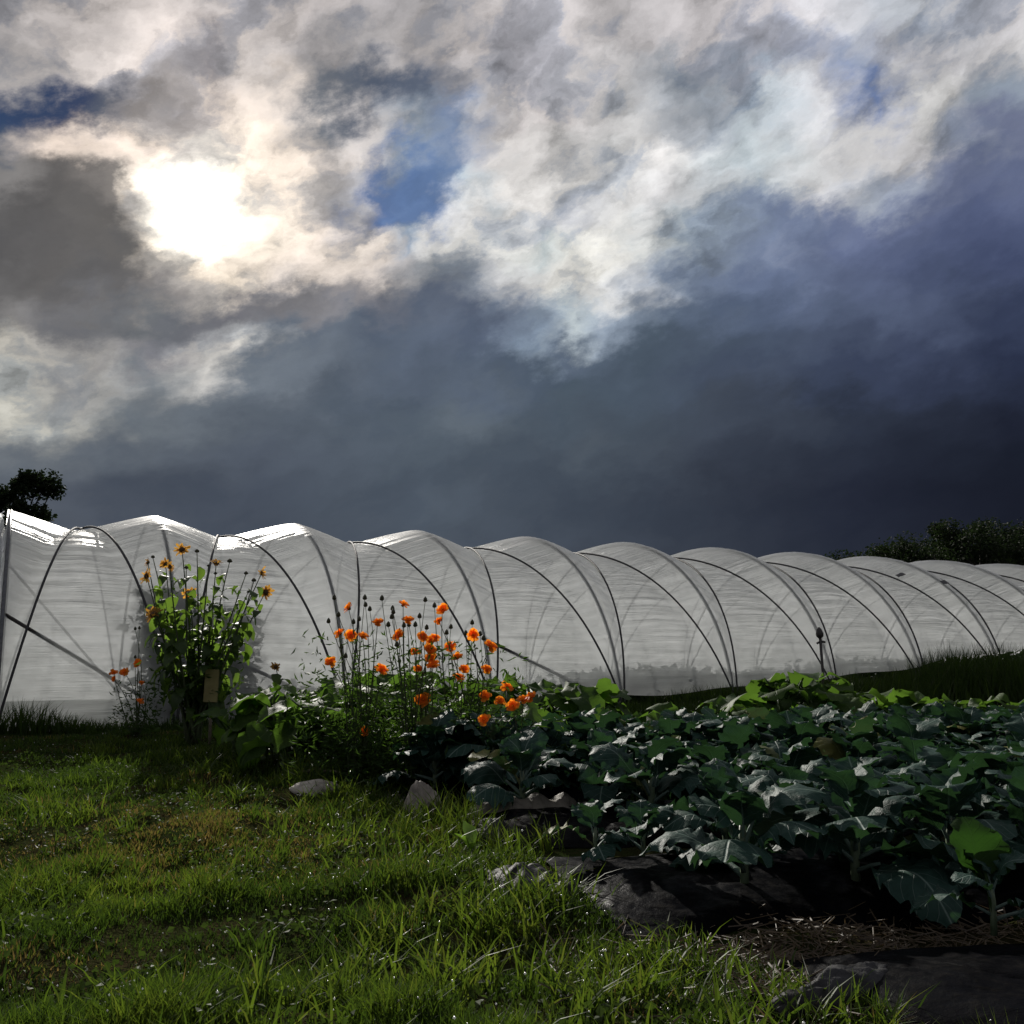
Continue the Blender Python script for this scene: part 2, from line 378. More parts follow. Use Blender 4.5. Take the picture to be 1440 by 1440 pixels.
M['fold'] = plain('weathered_cloth', (.26, .235, .19), .75, (.12, .105, .085), 16., .7, dist=.02)
M['greyfold'] = plain('dust_and_sheen_plastic', (.045, .045, .046), .55, (.014, .0135, .013), 13., .8, spec=.03, dist=.02)  # grey holds dust and, on the bed crease, a painted sheen
M['stone'] = plain('pale_stone', (.42, .39, .33), .8, (.20, .18, .15), 12., .7)
M['wood'] = plain('weathered_wood', (.20, .17, .12), .8, (.09, .075, .05), 25., .6)
M['board'] = plain('yellowed_board', (.26, .23, .09), .8, (.18, .155, .06), 9., .2)
M['bark'] = plain('bark', (.055, .045, .035), .9, (.03, .025, .02), 8., .8)
M['straw'] = leaf_mat('straw', (.05, .033, .016), (.12, .085, .042), .2, .6, attr='tint')

# grass: colour per blade (0 = dark green, .6 = fresh, 1 = straw)
m, t = mat('grass_blades'); M['grass'] = m
a = t.node('ShaderNodeAttribute', attribute_name='tint').outputs['Fac']
gc = t.ramp(a, [(0., (.019, .034, .007)), (.35, (.029, .055, .009)), (.7, (.072, .110, .014)), (.85, (.085, .075, .024)), (1., (.115, .078, .036))])
p = t.node('ShaderNodeBsdfPrincipled', {'Base Color': gc, 'Roughness': .5, 'Specular IOR Level': .16})
tr = t.node('ShaderNodeBsdfTranslucent', {'Color': t.v('MULTIPLY', gc, (1.9, 1.9, 1.2))})
mx = t.node('ShaderNodeMixShader', {0: .42, 1: p.outputs[0], 2: tr.outputs[0]})
t.l.new(mx.outputs[0], t.out.inputs[0])
m, t = mat('dew_drop'); M['dew'] = m
gl = t.node('ShaderNodeBsdfGlossy', {'Color': (1, 1, 1, 1), 'Roughness': .22})
tr = t.node('ShaderNodeBsdfTranslucent', {'Color': (.95, .97, .95, 1)})
mx = t.node('ShaderNodeMixShader', {0: .55, 1: gl.outputs[0], 2: tr.outputs[0]})
t.l.new(mx.outputs[0], t.out.inputs[0])

M['kale'] = leaf_mat('kale_leaf', (.020, .052, .038), (.036, .074, .060), .22, .55, (.028, .072, .022), rib=(.19, .26, .22), spec=.09, sheen=.0, old=(.16, .15, .03), bumps=.5, scale=26.)
M['kale_stem'] = plain('kale_stem', (.12, .16, .09), .5, (.07, .10, .05), 20.)
M['squash'] = leaf_mat('squash_leaf', (.030, .068, .014), (.060, .105, .020), .42, .6, (.085, .17, .018), rib=(.09, .14, .04), spec=.15, bumps=.4, scale=20.)
M['squash_stem'] = plain('squash_stalk', (.07, .11, .03), .6, (.04, .07, .02), 20.)
M['sunleaf'] = leaf_mat('sunflower_leaf', (.028, .062, .014), (.055, .095, .020), .55, .5, (.11, .19, .022), rib=(.07, .12, .03), bumps=.3)
M['sunstem'] = plain('sunflower_stem', (.055, .085, .028), .7, (.045, .05, .02), 30.)
M['petal_y'] = leaf_mat('yellow_petal', (.36, .19, .04), (.50, .28, .055), .5, .7, (.52, .27, .04), bumps=.1)
M['disc'] = plain('flower_disc', (.045, .022, .008), .8, (.10, .05, .012), 90., .8)
M['petal_o'] = leaf_mat('orange_petal', (.74, .19, .010), (.88, .29, .02), .5, .6, (.92, .30, .016), bumps=.1)
M['heart'] = plain('flower_heart', (.55, .20, .012), .7, (.30, .09, .01), 120., .6)
M['bud'] = plain('flower_bud', (.030, .036, .014), .7, (.05, .045, .015), 60.)
M['fern'] = leaf_mat('feathery_leaf', (.022, .050, .012), (.045, .080, .018), .35, .65, (.06, .12, .014), attr='tint', spec=.18)
M['crop'] = leaf_mat('crop_leaf', (.022, .050, .014), (.045, .080, .020), .3, .5, attr='tint')
M['clover'] = leaf_mat('clover_leaf', (.026, .046, .009), (.048, .070, .014), .3, .7, (.05, .085, .012), attr='tint', spec=.2)
M['treeleaf'] = leaf_mat('tree_leaf', (.010, .018, .008), (.020, .029, .011), .2, .8, (.022, .038, .012), attr='tint', spec=.15)
M['weed'] = leaf_mat('weed_leaf', (.05, .10, .015), (.08, .14, .02), .45, .45, (.12, .22, .02))

# ------------------------------------------------------------------ ground
BED_DIR = Vector((math.cos(R(14)), math.sin(R(14)), 0)); BED_N = Vector((-BED_DIR.y, BED_DIR.x, 0))
BEDS = [(Vector((.80, 2.20, 0)), 8.0), (Vector((.24, 3.36, 0)), 8.0), (Vector((-.20, 4.50, 0)), 9.0), (Vector((-.55, 5.70, 0)), 10.0)]
BED_W = .50
def ground_h(x, y):
    x = np.asarray(x, float); y = np.asarray(y, float)
    near = np.clip(1-np.hypot(x, y-6)/40, 0, 1)
    h = (fbm(x*.55+3, y*.55+8, 3)-.5)*.10 + (fbm(x*2.3, y*2.3, 3)-.5)*.13 + (fbm(x*9, y*9, 2)-.5)*.025
    keep = np.clip((np.abs((x*-.447+y*.894)-13.3)-1.)/2, 0, 1)   # flatten where the tunnel stands
    keep = np.maximum(.15, np.clip((12.0-(x*-.447+y*.894))/2.5, 0, 1))
    return h*near*keep
def gz(x, y): return float(ground_h(x, y))

def axis(lo, hi, fine_lo, fine_hi, step, big):
    a = list(np.arange(fine_lo, fine_hi+1e-6, step)); q = step
    b = fine_hi
    while b < hi: q *= 1.35; b += q; a.append(min(b, hi))
    q = step; b = fine_lo
    while b > lo: q *= 1.35; b -= q; a.insert(0, max(b, lo))
    return np.array(a)
xs = axis(-900, 900, -8, 9, .075, 0); ys = axis(-300, 1500, .5, 13, .075, 0)
gx, gy = np.meshgrid(xs, ys); hz = ground_h(gx, gy)
nx, ny = len(xs), len(ys)
ii = (np.arange(ny-1)[:, None]*nx+np.arange(nx-1)[None]).ravel()
obj('ground', mesh_uniform('ground', np.stack([gx.ravel(), gy.ravel(), hz.ravel()], 1), np.stack([ii, ii+1, ii+nx+1, ii+nx], 1), M['ground']), kind='structure')

# ------------------------------------------------------------------ polytunnel
TH = R(26.56); TD = Vector((math.cos(TH), math.sin(TH), 0)); TN = Vector((math.sin(TH), -math.cos(TH), 0))
A, B, S, SHIFT = 3.0, 2.50, 1.8, .45
T0 = Vector((-4.588, 12.652, 0)) - TN*SHIFT        # ridge line foot at hoop 0
L0, L1 = -.93, 13.0                               # in hoop numbers
troot = empty('polytunnel', T0 + TD*(L0*S) + TN*0, TH, label='long arched polytunnel covered in milky polythene held down by dark ropes', cat='polytunnel')
Tinv = (Matrix.Translation(T0+TD*(L0*S)) @ Matrix.Rotation(TH, 4, 'Z')).inverted()
def tl(P): return Tinv @ Vector(P)
def sag(n, tt):
    """inward pull of the film between hoops; n in hoop numbers, tt 0..pi"""
    ph = n - np.floor(n); r = np.minimum(tt, np.pi-tt)/np.pi
    D = .25*np.clip(np.sin(tt), 0, 1)**.6
    e = np.minimum(ph, 1-ph)
    rr = np.maximum(r, .03)
    s1 = (np.clip(e/rr, 0, 1))**1.15
    s2 = 1-.35*np.clip((e-rr)/.5, 0, 1)
    return D*np.where(e < rr, s1, s2)
def tpos(n, tt, off=0.0):
    """world points on the tunnel skin"""
    s = sag(n, tt); k = 1-(s-off)/B
    u = A*np.cos(tt)*k; z = B*np.sin(tt)*k
    P = np.stack([T0.x+TD.x*n*S+TN.x*u, T0.y+TD.y*n*S+TN.y*u, z], -1)
    return P
def edge_h(n):
    return np.interp(n, [-1, 0, 1.5, 3, 4, 5, 6, 7, 8, 14], [.0, .02, .10, .22, .27, .38, .56, .78, .86, .9]) + .03*np.sin(n*5.1)
HO = list(range(0, 14)); HO[0:0] = []
nl, nt = 14*18+1, 420
nn = np.linspace(L0, L1, nl)
V = np.zeros((nl, nt, 3)); UV = np.zeros((nl, nt, 2))
tq = np.linspace(0, 1, nt)
for i, n in enumerate(nn):
    t0 = math.asin(max(0.004, float(edge_h(n)))/B); t1 = math.pi - math.asin(.03/B)
    tt = t0 + (t1-t0)*tq
    arc = tt*2.75
    ph = n-math.floor(n); act = (.35+.65*math.sin(math.pi*ph)**.7)*(.22+.9*np.clip(np.sin(tt), 0, 1)**1.5*np.abs(np.cos(tt))**.8)
    wr = (fbm(np.full(nt, n*1.7), arc*13., 3)-.5)*.050*act + (fbm(np.full(nt, n*1.1+40), arc*3.2, 3)-.5)*.05*act
    hemroll = .035*np.exp(-((tq)/.012)**2)
    V[i] = tpos(np.full(nt, n), tt, wr+.03+hemroll*np.sin(n*9)*.5)
    UV[i, :, 0] = n*S; UV[i, :, 1] = arc
ii = (np.arange(nl-1)[:, None]*nt+np.arange(nt-1)[None]).ravel()
Tm = np.array(Tinv); Vl = V.reshape(-1, 3) @ Tm[:3, :3].T + Tm[:3, 3]
fc = np.stack([ii, ii+nt, ii+nt+1, ii+1], 1)
me = mesh('cover_sheet', Vl, fc.tolist(), M['film'], True, uv=UV.reshape(-1, 2))
obj('cover_sheet', me, troot)
# hoops
hoops = [L0+.02] + [float(i) for i in range(0, 14)]
for n in hoops:
    tt = np.linspace(0, np.pi, 40)
    pts = tpos(np.full(40, n), tt, -.02)
    s_ = sag(np.full(40, n), tt)
    kk = 1-.02/B
    pts = [T0+TD*(n*S)+TN*(A*math.cos(a)*kk)+Vector((0, 0, B*math.sin(a)*kk)) for a in tt]
    pts = [pts[0]-Vector((0, 0, .15))]+pts+[pts[-1]-Vector((0, 0, .15))]
    V_, F_ = tube([tl(p) for p in pts], .020, 8)
    obj('hoop', mesh('hoop', V_, F_, M['steel']), troot)
# ropes, crossed over each bay
for n in range(-1, 13):
    for sgn in (0, 1):
        m_ = 60; q = np.linspace(0, 1, m_); tt = .03+(np.pi-.06)*q
        a0 = max(n, L0+.03); fr = a0+(n+1-a0)*q if sgn == 0 else n+1-(n+1-a0)*q
        P_ = tpos(np.clip(fr, n+.0, n+.9999), tt, .062)
        P_ = [tl(p) for p in P_]
        P_[0].z = -.05; P_[-1].z = -.05
        V_, F_ = tube(P_, .0135, 6)
        obj('rope', mesh('rope', V_, F_, M['rope']), troot)
# diagonal braces
def hoop_pt(n, tt, kin=.08):
    k = 1-kin/B
    return T0+TD*(n*S)+TN*(A*math.cos(tt)*k)+Vector((0, 0, B*math.sin(tt)*k))
for n0, t0, n1, t1 in ((L0+.02, .50, .0, .05), (L0+.02, math.pi-.95, 0., math.pi-.05), (0, .42, 1., .05), (2, .40, 3., .05)):
    V_, F_ = tube([tl(hoop_pt(n0, t0)), tl(hoop_pt(n1, t1))], .019, 8)
    obj('brace', mesh('brace', V_, F_, M['iron']), troot)
# end curtain, gathered to the end hoop
cn, ct = 90, 16
V_, UV_ = [], []
for i in range(cn):
    tt = .01+(math.pi-.02)*i/(cn-1)
    for j in range(ct):
        q = j/(ct-1)
        wdt = .20+.16*fbm(np.array([i*.12]), np.array([3.]), 2)[0] + .22*math.cos(tt)**2*(1 if tt < 1.57 else .6)
        inn = .02+wdt*q
        pleat = .05*math.sin(j*2.1+i*.25)*(.3+q) + .05*(vnoise(np.array([i*.4]), np.array([j*.6]))[0]-.5)
        p = hoop_pt(L0-.02, tt, inn) - TD*(.03+pleat*.8)
        V_.append(tl(p)); UV_.append((q*.4, tt*2.7))
F_ = [(i*ct+j, i*ct+j+1, (i+1)*ct+j+1, (i+1)*ct+j) for i in range(cn-1) for j in range(ct-1)]
obj('end_curtain', mesh('end_curtain', V_, F_, M['curtain'], True, uv=np.array(UV_)), troot)
# ties round the gathered curtain
for tt in (.16, .36, .52, .8):
    c_ = hoop_pt(L0, tt, .10) - TD*.05
    V_, F_ = tube([tl(c_+Vector((math.cos(a)*.05*TN.x, math.cos(a)*.05*TN.y, math.sin(a)*.07))) for a in np.linspace(0, 5.6, 9)], .018, 6)
    obj('curtain_tie', mesh('curtain_tie', V_, F_, M['rope']), troot)
# tape patches on the film
def film_patch(n, tt, w, h):
    V_ = []
    for j in range(3):
        for i in range(5):
            q = tpos(np.array([n+(i/4-.5)*w/S]), np.array([tt+(j/2-.5)*h/2.7+.004*math.sin(i*3)]), .058+.004*math.sin(i*2+j))[0]
            V_.append(tl(q))
    F_ = [(j*5+i, j*5+i+1, (j+1)*5+i+1, (j+1)*5+i) for i in range(4) for j in range(2)]
    obj('tape_patch', mesh('tape_patch', V_, F_, M['patch']), troot)
film_patch(-.58, 1.09, .17, .045)
film_patch(6.75, 1.05, .14, .09); film_patch(6.98, .86, .12, .10); film_patch(7.06, .70, .15, .10)
# dark iron stake against the film
b_ = on_ground(1152, 955, 0); 
bp = T0+TD*(4.82*S)+TN*(A+.10)
st = empty('ground_stake', (bp.x, bp.y, -.05), 0, label='dark iron stake with a knobbed top standing against the polythene', cat='stake')
V_, F_ = tube([(0, 0, -.1), (.01, 0, .5), (-.01, 0, 1.05)], [.022, .02, .02], 7); obj('shaft', mesh('shaft', V_, F_, M['iron']), st)
V_, F_ = tube([(-.01, 0, 1.0), (-.01, 0, 1.03), (-.012, 0, 1.07), (-.02, 0, 1.13), (-.02, 0, 1.16)], [.02, .05, .055, .035, .01], 9); obj('knob', mesh('knob', V_, F_, M['iron']), st)
V_, F_ = tube([(-.06, 0, .93), (0, .0, .96), (.06, 0, .95)], .016, 6); obj('cross_handle', mesh('cross_handle', V_, F_, M['iron']), st)

# ------------------------------------------------------------------ leaves and plants
def leaf_cloud(name, n, centre, spread, size, mat_, seed, up=.2, aspect=.55, shape=None):
    """many small folded leaves in a volume: one mesh"""
    r = np.random.default_rng(seed)
    if shape is None: c = r.normal(0, 1, (n, 3))*np.array(spread)*.5+np.array(centre)
    else: c = shape(r, n)
    n = len(c)
    dv = r.normal(0, 1, (n, 3)); dv[:, 2] = dv[:, 2]*.6-up; dv /= np.linalg.norm(dv, axis=1, keepdims=True)
    sv = np.cross(dv, r.normal(0, 1, (n, 3))); sv /= np.linalg.norm(sv, axis=1, keepdims=True)
    nv = np.cross(dv, sv)
    s = size*r.uniform(.55, 1.3, (n, 1))
    b = c; tip = c+dv*s
    mid = c+dv*s*.5
    l = mid-sv*s*aspect*.5+nv*s*.12; rr = mid+sv*s*aspect*.5+nv*s*.12
    V = np.stack([b, rr, tip, l], 1).reshape(-1, 3)
    k = np.arange(n)*4
    fcs = np.concatenate([np.stack([k, k+1, k+2], 1), np.stack([k, k+2, k+3], 1)])
    return mesh_uniform(name, V, fcs, mat_, False, tint=np.repeat(r.random(n), 4))

def blade_leaf(name, mat_, seed, length=.3, width=.2, petiole=.3, droop=.5, ruffle=.02, lobes=0., heart=0., cup=.2, nu=7, nv=9, freq=3., wide=1.05):
    """a broad leaf along +Y from the origin, with petiole, ruffled margin and a droop"""
    r = np.random.default_rng(seed); ph = r.uniform(0, 6.28, 6)
    V, UV, F_ = [], [], []
    pl = petiole*length; bl = length-pl; twist = r.uniform(-.3, .3)
    def axis_pt(s):                         # s in metres along the leaf
        q = s/length; a = droop*q*q
        return Vector((.02*math.sin(ph[0]+q*2)*q, s*math.cos(a*.75), s*(.0)-s*math.sin(a)*.75 + .10*length*math.sin(q*math.pi)))
    for j in range(nv):
        q = (1-math.cos(math.pi*j/(nv-1)))/2
        wq = max(.03, math.sin(math.pi*min(.985, max(.015, q))**wide))**.58
        if heart and q < .3: wq = max(wq, .80*min(1, .35+q*6))
        wq *= 1 + lobes*math.sin(q*freq*6.28+ph[1])
        for i in range(nu):
            e = i/(nu-1)*2-1
            back = heart*(abs(e)**1.5)*max(0, 1-q*3)*bl*.45
            p = axis_pt(pl+bl*q-back)
            edge = abs(e)**2.2
            sd_ = ph[2] if e < 0 else ph[3]
            z = cup*width*.5*edge*wq + .10*width*math.sin(q*5.+ph[0])*(1-edge) + ruffle*edge*(math.sin(q*freq*6.28+sd_)+.5*math.sin(q*freq*13.+ph[4]+e))*min(1, wq*1.3)
            x = e*wq*width*.5*(1+.03*math.sin(q*19+ph[5]+e*2))
            z += twist*x*q
            V.append((p.x+x, p.y + ruffle*.5*edge*math.sin(q*14+ph[3]*e), p.z+z)); UV.append((e*wq, q))
    F_ = [(j*nu+i, j*nu+i+1, (j+1)*nu+i+1, (j+1)*nu+i) for j in range(nv-1) for i in range(nu-1)]
    o = len(V); k = 4; m_ = 4
    tv, tf = tube([axis_pt(pl*1.15*i/(m_-1)) for i in range(m_)], [.035*width*(1.35-.6*i/(m_-1)) for i in range(m_)], k)
    V += [tuple(v) for v in tv]; UV += [(0., 0.)]*len(tv); F_ += [tuple(i+o for i in f) for f in tf]
    return mesh(name, V, F_, mat_, True, uv=np.array(UV))

def leaf_mtx(base, yaw, pitch, roll, s):
    return Matrix.Translation(base) @ Matrix.Rotation(yaw, 4, 'Z') @ Matrix.Rotation(pitch, 4, 'X') @ Matrix.Rotation(roll, 4, 'Y') @ Matrix.Diagonal((s, s, s, 1))

KALE = [blade_leaf('kale_leaf', M['kale'], 100+i, length=.36, width=random.uniform(.21, .27), petiole=.26, droop=random.uniform(.0, .8), ruffle=random.uniform(.013, .022), lobes=.035, cup=random.uniform(-.35, .55), nu=13, nv=28, freq=random.uniform(3.6, 5.6), wide=1.1) for i in range(10)]
kst_V, kst_F = tube([(0, 0, -.04), (.004, 0, .06), (0, .004, .14), (0, 0, .24)], [.020, .018, .019, .012], 7)
KSTEM = mesh('stem', kst_V, kst_F, M['kale_stem'])
def kale_plant(x, y, s, label, group, seed, z=None):
    r = random.Random(seed)
    e = empty('kale_plant', (x, y, gz(x, y) if z is None else z), r.uniform(0, 6.28), label=label, cat='kale', group=group)
    obj('stem', KSTEM, e, scale=s)
    nlv = r.randint(12, 14) if s > .6 else r.randint(6, 8)
    for k in range(nlv):
        q = k/(nlv-1)
        zb = (.04+.16*q)*s
        yaw = k*2.4+r.uniform(-.3, .3)
        pitch = R(4+68*q**.9+r.uniform(-10, 10))
        obj('leaf', KALE[r.randrange(10)], e, mtx=leaf_mtx((0, 0, zb), yaw, pitch, r.uniform(-.35, .35), s*(1.3-.48*q)*r.uniform(.85, 1.15)))
    return e

SQ = [blade_leaf('squash_leaf', M['squash'], 200+i, length=.38, width=random.uniform(.24, .31), petiole=.42, droop=random.uniform(.5, 1.1), ruffle=.022, lobes=.2, heart=1., cup=random.uniform(-.1, .5), nu=11, nv=16, freq=2.6, wide=.9) for i in range(6)]
def squash_plant(x, y, s, label, group, seed, nlv=16, spread=.35):
    r = random.Random(seed)
    e = empty('squash_plant', (x, y, gz(x, y)), r.uniform(0, 6.28), label=label, cat='squash plant', group=group)
    V_, F_ = tube([(-spread*.8*s, 0, .03), (-.1*s, .05*s, .05), (.1*s, -.04*s, .06), (spread*.8*s, .02*s, .03)], .016*s, 6)
    obj('vine', mesh('vine', V_, F_, M['squash_stem']), e)
    for k in range(nlv):
        bx = r.uniform(-spread, spread)*s*.8
        hgt = r.uniform(.16, .42)*s; yaw = r.uniform(0, 6.28)
        ox, oy = -math.sin(yaw)*hgt*.35, math.cos(yaw)*hgt*.35
        V_, F_ = tube(bez((bx, 0, .04), (bx+ox*.2, oy*.2, hgt*.8), (bx+ox, oy, hgt), 5), [.011*s, .010*s, .009*s, .008*s, .007*s], 5)
        obj('leaf_stalk', mesh('leaf_stalk', V_, F_, M['squash_stem']), e)
        obj('leaf', SQ[r.randrange(6)], e, mtx=leaf_mtx((bx+ox*.7, oy*.7, hgt*.93), yaw, R(r.uniform(5, 50)), r.uniform(-.4, .4), (s*r.uniform(.65, 1.05) if s < 1.2 else r.uniform(.55, .85))))
    return e

def flower_mesh(name, mat_, seed, r0=.035, petals=9, layers=3, wid=.55, cupd=.5, ragged=.2):
    """a head facing +Z"""
    r = random.Random(seed); V, F_ = [], []
    for l in range(layers):
        rad = r0*(1-.24*l)
        for k in range(petals-l):
            a = 6.283*k/(petals-l)+l*.4+r.uniform(-.12, .12); L = rad*r.uniform(1-ragged, 1+ragged*.6)
            tilt = cupd*(.15+.45*l)+r.uniform(-.25, .25)*(1+2*ragged)
            w = L*wid*.5*r.uniform(.8, 1.15)
            ca, sa = math.cos(a), math.sin(a); o = len(V)
            prof = ((.12, .25), (.5, .8), (.82, 1.), (1., .45))
            for q, ww in prof:
                dd = L*q*math.cos(tilt*q); hh = L*q*math.sin(tilt*q)+.002*l
                for sg in (-1, 0, 1):
                    x, y = dd, sg*w*ww
                    V.append((x*ca-y*sa, x*sa+y*ca, hh+(.10*w if sg else 0)+r.uniform(-.03, .03)*L))
            for i in range(3):
                F_ += [(o+i*3, o+i*3+1, o+i*3+4, o+i*3+3), (o+i*3+1, o+i*3+2, o+i*3+5, o+i*3+4)]
    return mesh(name, V, F_, mat_, True)
def dome_mesh(name, mat_, r0, h, k=10):
    V, F_ = tube([(0, 0, -h*.25), (0, 0, 0), (0, 0, h*.6), (0, 0, h)], [r0*.5, r0, r0*.75, r0*.15], k)
    return mesh(name, V, F_, mat_)
COS = [flower_mesh('petals', M['petal_o'], 300+i, .043, 9, 4, .72, .75, .15) for i in range(5)]
COSH = dome_mesh('heart', M['heart'], .011, .012)
SUNF = [flower_mesh('petals', M['petal_y'], 330+i, .082, 17, 2, .28, .5, .4) for i in range(5)]
SUND = dome_mesh('disc', M['disc'], .036, .022, 12)
BUD = dome_mesh('bud', M['bud'], .013, .026, 8)
SBUD = dome_mesh('bud', M['bud'], .030, .035, 9)
CALYX = dome_mesh('calyx', M['bud'], .024, .022, 9)
def head(parent, at, face, petals_me, disc_me, s, rnd, calyx=True):
    q = Vector(face).to_track_quat('Z', 'Y').to_matrix().to_4x4() @ Matrix.Rotation(rnd*6.28, 4, 'Z')
    o = obj('flower', petals_me, parent, mtx=Matrix.Translation(at) @ q @ Matrix.Diagonal((s, s, s, 1)))
    obj('flower_centre', disc_me, o)
    if calyx: obj('calyx', CALYX, o, mtx=Matrix.Translation((0, 0, -.006)) @ Matrix.Rotation(math.pi, 4, 'X') @ Matrix.Diagonal((.55, .55, .55, 1) if disc_me is COSH else (1.2, 1.2, 1, 1)))
    return o

# ---- sunflower clump beside the tunnel
SL = [blade_leaf('sunflower_leaf', M['sunleaf'], 400+i, length=.23, width=random.uniform(.11, .15), petiole=.22, droop=random.uniform(.5, 1.3), ruffle=.005, lobes=.04, cup=.15, nu=5, nv=8, wide=.8) for i in range(6)]
sb = on_ground(272, 1048); sb.z = gz(sb.x, sb.y)
sf = empty('sunflower_plant', sb, 0, label='tall branching sunflower clump with ragged yellow heads in front of the polytunnel', cat='sunflower')
SY = sb.y
heads = [(256,773,1.0,'f',(.1,-.9,.5)),(277,776,.8,'b',0),(208,791,.7,'f',(-.9,-.2,.3)),(215,784,.7,'b',0),(233,794,.85,'f',(-.7,.4,.3)),(206,810,.95,'f',(-.5,-.7,.1)),(239,797,.7,'f',(.8,-.3,.2)),(304,792,1.0,'f',(.2,-.4,.9)),(323,790,.9,'b',0),(368,806,.85,'f',(.9,-.1,.2)),(346,807,.75,'b',0),(357,817,.8,'b',0),(373,833,1.1,'f',(.7,-.7,.0)),(303,807,.6,'b',0),(216,864,1.15,'f',(-.2,-.6,.75)),(266,834,.9,'f',(-.2,.8,.3)),(262,799,.7,'b',0),(349,833,.5,'b',0),(293,796,.5,'b',0)]
rr_ = random.Random(5)
stemmb = MB(); lpts = []
main = []
for k in range(7):
    a = k/7*6.28; main.append(((.05*math.cos(a), .05*math.sin(a), 0)))
for i, (x, y, s, kind, face) in enumerate(heads):
    Y = SY+rr_.uniform(-.35, .35); tp = at_depth(x, y, Y)-sb
    b0 = Vector(main[i % 7]); mid = Vector((tp.x*.55+rr_.uniform(-.06, .06), tp.y*.6, tp.z*.55))
    pts = bez(b0, mid, tp, 12); n_ = len(pts)
    stemmb.add(*tube(pts, [.013*(1-.72*q/(n_-1)) for q in range(n_)], 5))
    for q in range(2, n_-1):
        lpts.append((pts[q], q/(n_-1), (pts[min(q+1, n_-1)]-pts[q-1]).normalized()))
    # a couple of side shoots
    if kind == 'f': head(sf, tp, face, SUNF[i % 5], SUND, .82*s, rr_.random())
    else: obj('bud', SBUD, sf, mtx=Matrix.Translation(tp) @ Matrix.Diagonal((.9*s, .9*s, .9*s, 1)))
obj('stems', stemmb.mesh('stems', M['sunstem']), sf)
for p_, q, tdir in lpts:
    dens = 2 if q < .80 else 1
    if q < .25: dens = rr_.randint(0, 1)
    for _ in range(dens):
        yaw = rr_.uniform(0, 6.28); s = rr_.uniform(.55, 1.15)*(1.15-.55*q)
        obj('leaf', SL[rr_.randrange(6)], sf, mtx=leaf_mtx(p_, yaw, R(rr_.uniform(-25, 40)), rr_.uniform(-.4, .4), s))
obj('foliage', leaf_cloud('foliage', 450, (0, 0, 0), (1, 1, 1), .062, M['fern'], 51, .25, .5,
    shape=lambda r, n: np.stack([np.clip(r.normal(0, .22, n), -.34, .34), r.normal(0, .16, n), np.clip(r.normal(.66, .28, n), .04, 1.3)], 1)), sf, kind='stuff')

# ---- marker board
mb_ = on_ground(295, 1042); mz = gz(mb_.x, mb_.y)
mk = empty('marker_board', (mb_.x*.94, mb_.y-.55, mz), .1, label='plain yellowed marker board on a stake among the sunflower stems', cat='marker')
V_, F_ = tube([(0, .012, -.08), (0, .012, .55)], .014, 6); obj('stake', mesh('stake', V_, F_, M['wood']), mk)
def boxm(name, sx, sy, sz, mat_, bev=.004):
    import bmesh
    bm = bmesh.new(); bmesh.ops.create_cube(bm, size=1); bmesh.ops.scale(bm, vec=(sx, sy, sz), verts=bm.verts)
    bmesh.ops.bevel(bm, geom=bm.edges[:], offset=bev, segments=2, affect='EDGES')
    me = bpy.data.meshes.new(name); bm.to_mesh(me); bm.free(); me.materials.append(mat_); return me
obj('board', boxm('board', .115, .012, .27, M['board']), mk, (0, -.01, .47), (0, .03, 0))

# ---- orange cosmos
def cosmos(name_label, base, fl, buds, seed, foliage_n, fol_spread, fol_h, group=None):
    r = random.Random(seed)
    b = Vector(base); b.z = gz(b.x, b.y)
    e = empty('cosmos_plant', b, 0, label=name_label, cat='cosmos', group=group)
    st_ = MB(); k = 0
    for (x, y, s, Y) in fl:
        tp = at_depth(x, y, Y)-b
        fork = Vector((tp.x*.35+r.uniform(-.13, .13), tp.y*.4, tp.z*.5))
        st_.add(*tube(bez((r.uniform(-.04, .04), r.uniform(-.04, .04), 0), fork, tp, 10), [.0065*(1-.7*q/9) for q in range(10)], 5))
        face = Vector((r.uniform(-.5, .5), r.uniform(-1., -.2), r.uniform(.2, 1.)))
        head(e, tp, face, COS[r.randrange(5)], COSH, s*.84, r.random()); k += 1
    for (x, y, Y) in buds:
        tp = at_depth(x, y, Y)-b
        fork = Vector((tp.x*.45+r.uniform(-.13, .13), tp.y*.4, tp.z*.55))
        st_.add(*tube(bez((r.uniform(-.04, .04), r.uniform(-.04, .04), 0), fork, tp, 9), [.005*(1-.6*q/8) for q in range(9)], 4))
        obj('bud', BUD, e, mtx=Matrix.Translation(tp) @ Matrix.Diagonal((1, 1, 1, 1)))
    obj('stems', st_.mesh('stems', M['sunstem']), e)
    obj('foliage', leaf_cloud('foliage', foliage_n, (0, 0, 0), (1, 1, 1), .055, M['fern'], seed+9, .0, .22,
        shape=lambda q, n: np.stack([np.clip(q.normal(0, fol_spread, n), -1.6*fol_spread, 1.6*fol_spread), q.normal(0, fol_spread*.6, n), np.where(q.random(n) < .8, np.clip(np.abs(q.normal(.0, fol_h, n))+.03, .02, fol_h*2.4), q.uniform(.1, fol_h*3.2, n))], 1)), e, kind='stuff')
    return e
